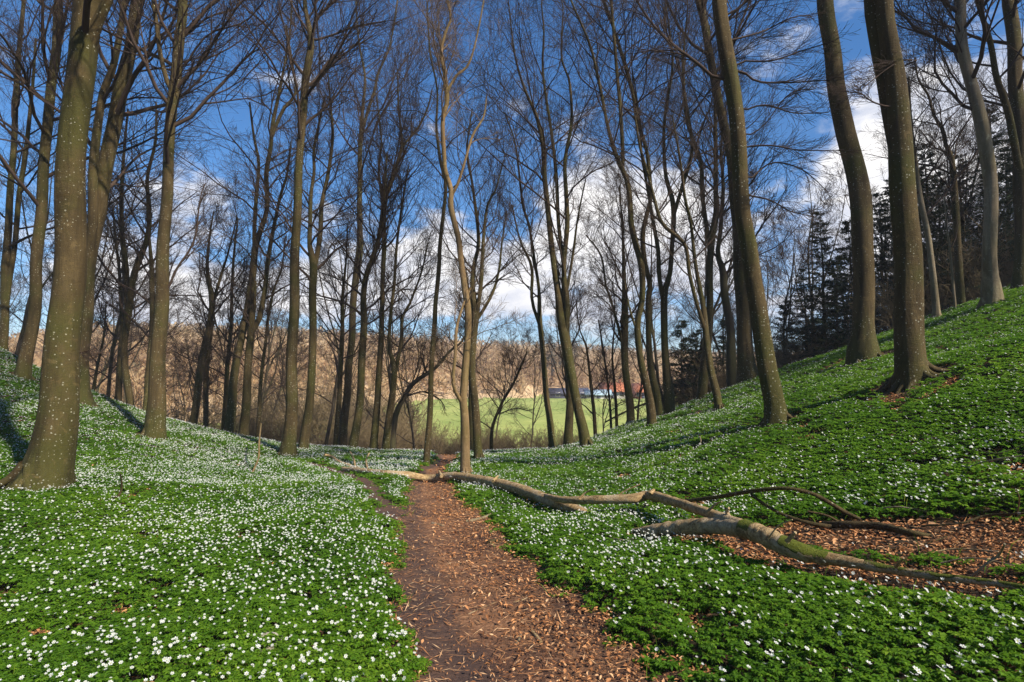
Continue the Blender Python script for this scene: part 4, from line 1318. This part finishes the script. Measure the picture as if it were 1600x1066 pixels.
for a_, lb in (([(1200, 842, 3, .3), (1216, 822, 2.5, .42), (1238, 812, 2, .5)], 'thin side twig rising from the thick mossy bend of the fallen tree'), ([(960, 780, 3, .3), (975, 768, 2, .38), (1000, 757, 2, .44)], 'thin twig lifting off the middle of the fallen tree'),
             ([(1440, 868, 4, .03), (1490, 858, 4, .05), (1560, 862, 3, .05)], 'bent brown stick in the litter right of the short olive log'), ([(1350, 800, 3, .05), (1400, 792, 3, .1), (1450, 800, 2, .06)], 'dark curved twig on the upper edge of the leaf hollow'),
             ([(1470, 880, 4, .05), (1520, 872, 3, .08), (1590, 885, 3, .05)], 'long grey stick just above the buried end of the fallen tree'), ([(1060, 852, 3, .1), (1100, 862, 3, .1), (1150, 868, 2, .08)], 'pale stick in the green below the thick left end of the fallen tree')):
    single('stick', lb, 'stick', [a_], M_PALE if 'pale' in lb or 'grey' in lb else M_LOG, 6, GS)
single('sapling', 'knobbly leafless sapling standing alone in the flowers on the left', 'sapling', [[(390, 752, 4, 0.0), (396, 735, 4, .2), (404, 715, 3.5, .42), (405, 690, 3.5, .72), (408, 662, 2.5, 1.02)]], M_BARE, 7)
single('root_stub', 'dead forked root stub beside the small bare patch on the left', 'root', [[(175, 790, 4, .02), (188, 770, 5, .2), (190, 755, 4, .35), (188, 740, 2, .5)], [(205, 789, 4, .02), (190, 782, 4, .08), (178, 776, 3, .15)], [(180, 787, 3, .05), (172, 776, 2, .15)]], M_BEECH, 7)
for k, (pts, lb) in enumerate((([(1500, 735, 2, .1), (1545, 720, 3, .25), (1600, 712, 3, .3)], 'wiry brush sprig near the right edge, uppermost of three'), ([(1520, 700, 2, .1), (1560, 708, 2, .3), (1610, 690, 2, .5)], 'wiry brush sprig near the right edge, middle of three'),
                               ([(1590, 800, 3, .1), (1593, 780, 3, .25), (1588, 765, 2, .4)], 'wiry brush sprig near the right edge, lowest of three'))):
    single('brush_sprig', lb, 'twig', [pts], M_PALE, 5, 'wiry sprigs at the right edge')
TW = [([(705, 975, 3, .02), (740, 957, 4, .03), (770, 944, 3, .03), (800, 932, 2, .03)], 'bowed twig in the middle of the path'), ([(648, 985, 2, .02), (655, 972, 2, .02), (652, 962, 2, .02), (660, 957, 2, .02)], 'short hooked twig near the left verge of the path'),
      ([(655, 1042, 3, .02), (700, 1043, 3, .02), (750, 1044, 3, .02)], 'straight pale twig lying across the bottom of the path'), ([(775, 1025, 3, .02), (830, 1020, 4, .03), (858, 1024, 3, .02)], 'brown stick at the bottom right of the path'),
      ([(715, 997, 2, .02), (725, 982, 3, .02)], 'tiny slanting twig below the bowed one'), ([(830, 985, 6, .03), (845, 1003, 7, .04)], 'thick grey broken stick on the right half of the path'),
      ([(805, 1010, 5, .02), (815, 993, 6, .03)], 'thick pale chip of wood on the right half of the path'), ([(633, 875, 3, .02), (680, 878, 2, .02)], 'thin straw-coloured twig near the left verge, mid path'),
      ([(728, 815, 6, .04), (750, 811, 6, .05), (768, 804, 5, .06)], 'stout bleached stick crossing the right verge of the path'), ([(675, 818, 5, .03), (692, 822, 6, .04)], 'small pale piece of wood in the middle of the path below the fallen tree'),
      ([(770, 940, 3, .02), (800, 942, 3, .03), (826, 934, 3, .03)], 'dark twig by the right verge of the path')]
for pts, lb in TW:
    single('twig', lb, 'twig', [pts], M_PALE if 'pale' in lb or 'bleach' in lb or 'straw' in lb else M_LOG, 6, 'twigs on the footpath')


# stone and mossy stump
def lump(name, label, cat, px, py, sx, sy, sz, m_, seed):
    rg = np.random.default_rng(seed)
    p = hit(px, py)
    th, ph = np.meshgrid(np.linspace(0, 2 * math.pi, 24, endpoint=False), np.linspace(0, math.pi, 14))
    d_ = np.stack([np.sin(ph) * np.cos(th), np.sin(ph) * np.sin(th), np.cos(ph)], -1)
    k = 1 + .13 * np.sin(3 * d_[..., 0] + seed) + .1 * np.sin(4.3 * d_[..., 1] + 2) + .08 * np.sin(6 * d_[..., 2] + d_[..., 0] * 4) + .03 * np.sin(13 * d_[..., 0] + 11 * d_[..., 1])
    v = d_ * k[..., None] * np.array([sx, sy, sz])
    I3 = np.arange(14 * 24).reshape(14, 24)
    q = np.stack([I3[:-1], np.roll(I3[:-1], -1, 1), np.roll(I3[1:], -1, 1), I3[1:]], -1).reshape(-1, 4)
    o = link(name, mesh(name, v, q[:, ::-1]), m_, label=label, cat=cat)
    o.location = (p[0], p[1], float(TH(p[0], p[1])) + sz * .25)


M_STONE = mat('field_stone', lambda g, b: (g.put(b.inputs['Base Color'], g.mix(g.rng(g.noise(g.new('ShaderNodeNewGeometry').outputs['Position'], 14, 6), .35, .65), (.17, .15, .12), (.36, .33, .28)))), .9)
lump('stone', 'pale half-buried stone among the flowers at the lower left', 'stone', 425, 1022, .10, .07, .09, M_STONE, 3)
lump('mossy_stone', 'small mossy stone on the right verge of the path', 'stone', 772, 852, .08, .07, .06, M_BEECH, 5)


# ------------------------------------------------------------------ scatter: dead leaves, anemone foliage, flowers
def basis(rg, n, tilt):
    """random frames: normal tipped from vertical by about tilt"""
    az_ = rg.uniform(0, 2 * math.pi, n)
    ti = np.abs(rg.normal(0, tilt, n))
    nn = np.stack([np.sin(ti) * np.cos(az_), np.sin(ti) * np.sin(az_), np.cos(ti)], -1)
    a = rg.uniform(0, 2 * math.pi, n)
    ax = np.stack([np.cos(a), np.sin(a), 0 * a], -1)
    ax = norm(ax - (ax * nn).sum(-1, keepdims=True) * nn)
    return ax, np.cross(nn, ax), nn


def scatter(rg, n, y0, y1, umax=1.42, pw=1.0):
    """points in a wedge in front of the camera, even per square metre"""
    k = int(n)
    y = np.sqrt(rg.uniform(max(y0, 0) ** 2, y1 ** 2, k)) if y0 > 0 else rg.uniform(y0, y1, k)
    x = rg.uniform(-1, 1, k) * (umax * np.maximum(y, 1.5) + 1.6)
    return x, y


def zoned(rg, den, y0, y1):
    """scatter in one distance zone whose limits are feathered into the next zone's"""
    a_, b_ = max(y0 - 2, 1.0), y1 + 2
    x, y = scatter(rg, area(a_, b_) * den, a_, b_)
    w_ = np.clip(rg.normal(0, .55, len(x)), -1.7, 1.7) * np.clip(y / 8, .35, 1)
    k_ = ((y + w_ >= y0) | (y0 < 2)) & ((y + w_ < y1) | (y1 > 20))
    return x[k_], y[k_]


def area(y0, y1, umax=1.42): return umax * (y1 ** 2 - y0 ** 2) + 3.2 * (y1 - y0)


FO = np.array(FOOT)


def clear_feet(x, y):
    ok = np.ones(len(x), bool)
    for fx, fy, fr in FO:
        ok &= (x - fx) ** 2 + (y - fy) ** 2 > fr * fr
    return ok


# dead beech leaves on bare ground, the path and thinly everywhere
def dead(rg, x, y, lift, size, g_):
    n = len(x)
    a, b, c_ = basis(rg, n, .45)
    s = (size * rg.uniform(.35, 1.35, n))[:, None]
    slim = rg.uniform(.5, 1.1, n)[:, None]
    p = np.stack([x, y, TH(x, y) + lift + rg.uniform(0, .02, n)], -1)
    cu = rg.uniform(-.1, .5, n)[:, None]
    v = np.stack([p - a * s, p - b * s * .5 * slim + c_ * s * cu, p - b * s * .42 * slim + a * s * .5 + c_ * s * cu * .9, p + a * s * 1.05, p + b * s * .42 * slim + a * s * .5 + c_ * s * cu * .9, p + b * s * .5 * slim + c_ * s * cu], 1)
    i = np.arange(n)[:, None] * 6
    q = np.concatenate([i + np.array([0, 1, 2, 3]), i + np.array([0, 3, 4, 5])])
    g_.add(v, q=q, a=np.repeat(np.clip(rg.beta(2, 2.2, n), 0, 1), 6))


rl = np.random.default_rng(5)
gd = Geo()
for y0, y1, den, sz in ((2.0, 4, 3200, .0145), (4, 9, 1300, .020), (9, 14, 380, .030), (14, 23, 140, .042)):
    x, y = scatter(rl, area(y0, y1) * den, y0, y1)
    b_ = bare(x, y)
    bp = bare(x, y, PATH + [LPATH])
    onp = bp < .05
    # thick litter in the hollows, thinner and blotchy on the trodden path
    blot = .5 + .5 * np.sin(x * 2.3 + 1.5 * np.sin(y * 1.9)) * np.sin(y * 1.4 + x)
    pc = np.interp(y, CY, CX)
    side = np.clip((x - pc + .1) / .35, -1, 1)
    keep = np.where(onp, rl.random(len(x)) < np.clip(.05 + .36 * blot ** 1.5 + .32 * side, .03, 1), (b_ < .06) | (rl.random(len(x)) < .035))
    keep &= b_ < 20
    x, y = x[keep], y[keep]
    dead(rl, x, y, np.where(bare(x, y, PATH) < .1, .045, .02), sz, gd)
link('fallen_leaves', gd.mesh('fallen_leaves', smooth=False), M_DEAD, label='copper-brown dead beech leaves strewn over path and hollows', cat='dead leaves', kind='stuff')


# finer debris trodden into the path: stalks, bud scales, bits of bark
x, y = scatter(rl, 110000, 2.0, 12)
k_ = (bare(x, y) < .08)
x, y = x[k_], y[k_]
n_ = len(x)
a, b, c_ = basis(rl, n_, .2)
L = (rl.gamma(1.6, .016, n_) + .004)[:, None]
W = (rl.uniform(.0012, .005, n_))[:, None]
p = np.stack([x, y, TH(x, y) + np.where(bare(x, y, PATH) < .1, .045, .02) + rl.uniform(0, .008, n_)], -1)
gdb = Geo()
gdb.add(np.stack([p - a * L, p - b * W, p + a * L, p + b * W], 1), q=np.arange(n_ * 4).reshape(-1, 4), a=np.repeat(rl.uniform(0, 1, n_), 4))
link('forest_debris', gdb.mesh('forest_debris', smooth=False), M_DEAD, label='fine straw-coloured stalks and bark crumbs trodden into the path', cat='debris', kind='stuff')


def lush(x, y):
    """how thick the anemone carpet is"""
    return .5 + .25 * np.sin(x * .9 + 1.3 * np.sin(y * .7)) + .25 * np.sin(y * 1.3 + 1.1 * np.sin(x * 1.1) + 2)


# foliage: clusters of three divided leaves on short stalks
gl = Geo()
rl = np.random.default_rng(6)
for y0, y1, den, nleaf, nlob, sz in ((1.2, 4, 1250, 3, 5, .026), (4, 7.5, 760, 3, 3, .033), (7.5, 12, 330, 3, 3, .046), (12, 25, 150, 3, 3, .062)):
    x, y = zoned(rl, den, y0, y1)
    b_ = bare(x, y)
    lu = lush(x, y)
    thin = ((x > 4) & (np.sin(x * 3 + y * 2) * np.sin(y * 4.1 - x) > .45))
    keep = (b_ > .0) & clear_feet(x, y) & (rl.random(len(x)) < np.where(thin, .45, 1)) & (rl.random(len(x)) < np.clip((b_ + .08) / .2, .3, 1))
    x, y, b_ = x[keep], y[keep], b_[keep]
    n = len(x)
    hgt = (.075 + .05 * lush(x * 2, y * 2) + rl.uniform(-.02, .03, n)) * np.clip(b_ / .3 + .35, .35, 1)
    z = TH(x, y)
    tone0 = np.clip(.40 + .30 * (lush(x * 1.7 + 3, y * 1.3) - .5) + rl.normal(0, .10, n), 0, 1)
    base = np.stack([x, y, z + hgt], -1)
    a0 = rl.uniform(0, 6.28, n)
    for k in range(nleaf):
        ang = a0 + k * 2.09 + rl.normal(0, .25, n)
        d_ = np.stack([np.cos(ang), np.sin(ang), rl.uniform(-.35, .25, n)], -1)
        for j in range(nlob):
            an = ang + (j - (nlob - 1) / 2) * (.5 if nlob > 3 else .62) + rl.normal(0, .08, n)
            dd = norm(np.stack([np.cos(an), np.sin(an), d_[:, 2] + rl.normal(0, .15, n)], -1))
            ll = (sz * (1.25 if j == nlob // 2 else .95) * rl.uniform(.75, 1.25, n))[:, None]
            sd = norm(np.cross(dd, np.array([0, 0, 1.])[None] + rl.normal(0, .25, (n, 3))))
            s0 = base + dd * ll * .12
            m_ = s0 + dd * ll * .62
            m_[:, 2] += ll[:, 0] * .10
            e = s0 + dd * ll
            e[:, 2] -= ll[:, 0] * .12
            wd = ll * (.20 if nlob > 3 else .26)
            v = np.stack([s0, m_ - sd * wd, e, m_ + sd * wd], 1)
            gl.add(v, q=np.arange(n * 4).reshape(n, 4), a=np.repeat(np.clip(tone0 + rl.normal(0, .09, n), 0, 1), 4))
link('anemone_foliage', gl.mesh('anemone_foliage', smooth=False), M_LEAF, label='fresh green divided leaves carpeting both banks', cat='ground cover', kind='stuff')

# grass blades and old stalks pushing through
gb = Geo()
rl = np.random.default_rng(12)
x, y = scatter(rl, 26000, 1.8, 13)
b_ = bare(x, y)
k_ = (b_ > -.03) & ((b_ < .25) | (rl.random(len(x)) < .35)) & clear_feet(x, y)
x, y = x[k_], y[k_]
n_ = len(x)
hh = rl.uniform(.07, .19, n_)[:, None]
ln = np.stack([rl.normal(0, .45, n_), rl.normal(0, .45, n_), np.ones(n_)], -1)
wv = rl.normal(size=(n_, 3)) * [1, 1, 0]
wv = norm(wv) * .0022
p = np.stack([x, y, TH(x, y)], -1)
m_ = p + ln * hh * .6
e_ = m_ + norm(ln * [2.2, 2.2, .6]) * hh * .5
gb.add(np.stack([p - wv, p + wv, m_ + wv, m_ - wv], 1), q=np.arange(n_ * 4).reshape(-1, 4), a=np.repeat(rl.uniform(.3, 1, n_), 4))
gb.add(np.stack([m_ - wv, m_ + wv, e_], 1), t=np.arange(n_ * 3).reshape(-1, 3), a=np.repeat(rl.uniform(.3, 1, n_), 3))
link('grass', gb.mesh('grass', smooth=False), M_LEAF, label='thin grass blades and stalks among the leaves and path edges', cat='grass', kind='stuff')

# flowers
gf = Geo()
rl = np.random.default_rng(8)
for y0, y1, den, sz, npet in ((1.2, 4.5, 480, .0110, 6), (4.5, 8, 460, .0112, 6), (8, 13, 410, .0120, 5), (13, 25, 320, .0135, 4)):
    x, y = zoned(rl, den, y0, y1)
    b_ = bare(x, y)
    lu = lush(x * 1.4 + 5, y * 1.2 + 2)
    cl = np.sin(x * 7.3 + 2 * np.sin(y * 5.1)) * np.sin(y * 8.1 + 2 * np.sin(x * 4.7))
    left = np.clip((-x + 2) / 4, 0, 1)
    amt = (.34 + .36 * left) * np.clip(.25 + 1.0 * lu + .7 * cl, 0.04, 1.2) * np.interp(y, [2, 6, 12, 20], [.75, .8, .95, 1.0])
    amt = amt * (1 + .6 * np.clip((x - 1) / 2, 0, 1) * np.clip((y - 8) / 3, 0, 1)) * (1 + 1.3 * np.clip((x - .2) / .8, 0, 1) * np.clip((8 - y) / 2, 0, 1)) * (1 + .1 * np.clip((-x - 1) / 2, 0, 1) * np.clip((y - 8) / 3, 0, 1))
    amt = amt * np.where((x < -4.5) & (y < 7), .8, 1)
    amt = amt * (1 - .6 * np.clip((x / y - .34) / .15, 0, 1) * np.clip((y - 4.5) / 1.5, 0, 1))
    keep = (b_ > .07) & clear_feet(x, y) & (rl.random(len(x)) < amt)
    x, y = x[keep], y[keep]
    n = len(x)
    z = TH(x, y) + .125 + .05 * lush(x * 2, y * 2) + rl.uniform(-.02, .03, n)
    a, b2, c_ = basis(rl, n, .58)
    # blooms face the light a little
    c_ = norm(c_ + np.array([.28, -.30, 0]))
    a = norm(a - (a * c_).sum(-1, keepdims=True) * c_)
    b2 = np.cross(c_, a)
    s = (sz * rl.uniform(.6, 1.2, n))[:, None]
    shut = rl.random(n) < .16          # half-closed blooms
    s[shut] *= .75
    p = np.stack([x, y, z], -1)
    cup = np.where(shut, rl.uniform(.9, 1.8, n), rl.uniform(.0, .5, n))[:, None]
    for k in range(npet):
        th = 2 * math.pi * k / npet
        r_ = a * math.cos(th) + b2 * math.sin(th)
        t_ = -a * math.sin(th) + b2 * math.cos(th)
        hw = .34 if npet > 4 else .5
        v = np.stack([p + r_ * s * .12, p + r_ * s * .68 - t_ * s * hw + c_ * s * cup * .5, p + r_ * s * 1.1 + c_ * s * cup, p + r_ * s * .68 + t_ * s * hw + c_ * s * cup * .5], 1)
        gf.add(v, q=np.arange(n * 4).reshape(n, 4), a=np.repeat(rl.uniform(0, .95, n), 4))
    if y0 < 8:
        v = np.stack([p + (a * math.cos(q) + b2 * math.sin(q)) * s * .17 + c_ * s * .12 for q in (0, 1.57, 3.14, 4.71)], 1)
        gf.add(v, q=np.arange(n * 4).reshape(n, 4), a=1.0)
link('anemone_flowers', gf.mesh('anemone_flowers', smooth=False), M_PETAL, label='thousands of small white star-shaped blooms over the green carpet', cat='flowers', kind='stuff')
# ------------------------------------------------------------------ spring air over the valley
gh = Geo()
gh.box(-720, 720, -420, 760, -60, 60)
mh_ = bpy.data.materials.new('valley_air')
mh_.use_nodes = True
mh_.node_tree.nodes.clear()
pv = mh_.node_tree.nodes.new('ShaderNodeVolumePrincipled')
pv.inputs['Color'].default_value = (.86, .90, 1.0, 1)
pv.inputs['Density'].default_value = .0008
mo_ = mh_.node_tree.nodes.new('ShaderNodeOutputMaterial')
mh_.node_tree.links.new(pv.outputs[0], mo_.inputs['Volume'])
link('haze', gh.mesh('haze', False), mh_, label='faint spring haze filling the valley air', cat='haze', kind='stuff')
print('TOTAL FACES', sum(len(o.data.polygons) for o in bpy.data.objects if o.type == 'MESH'))
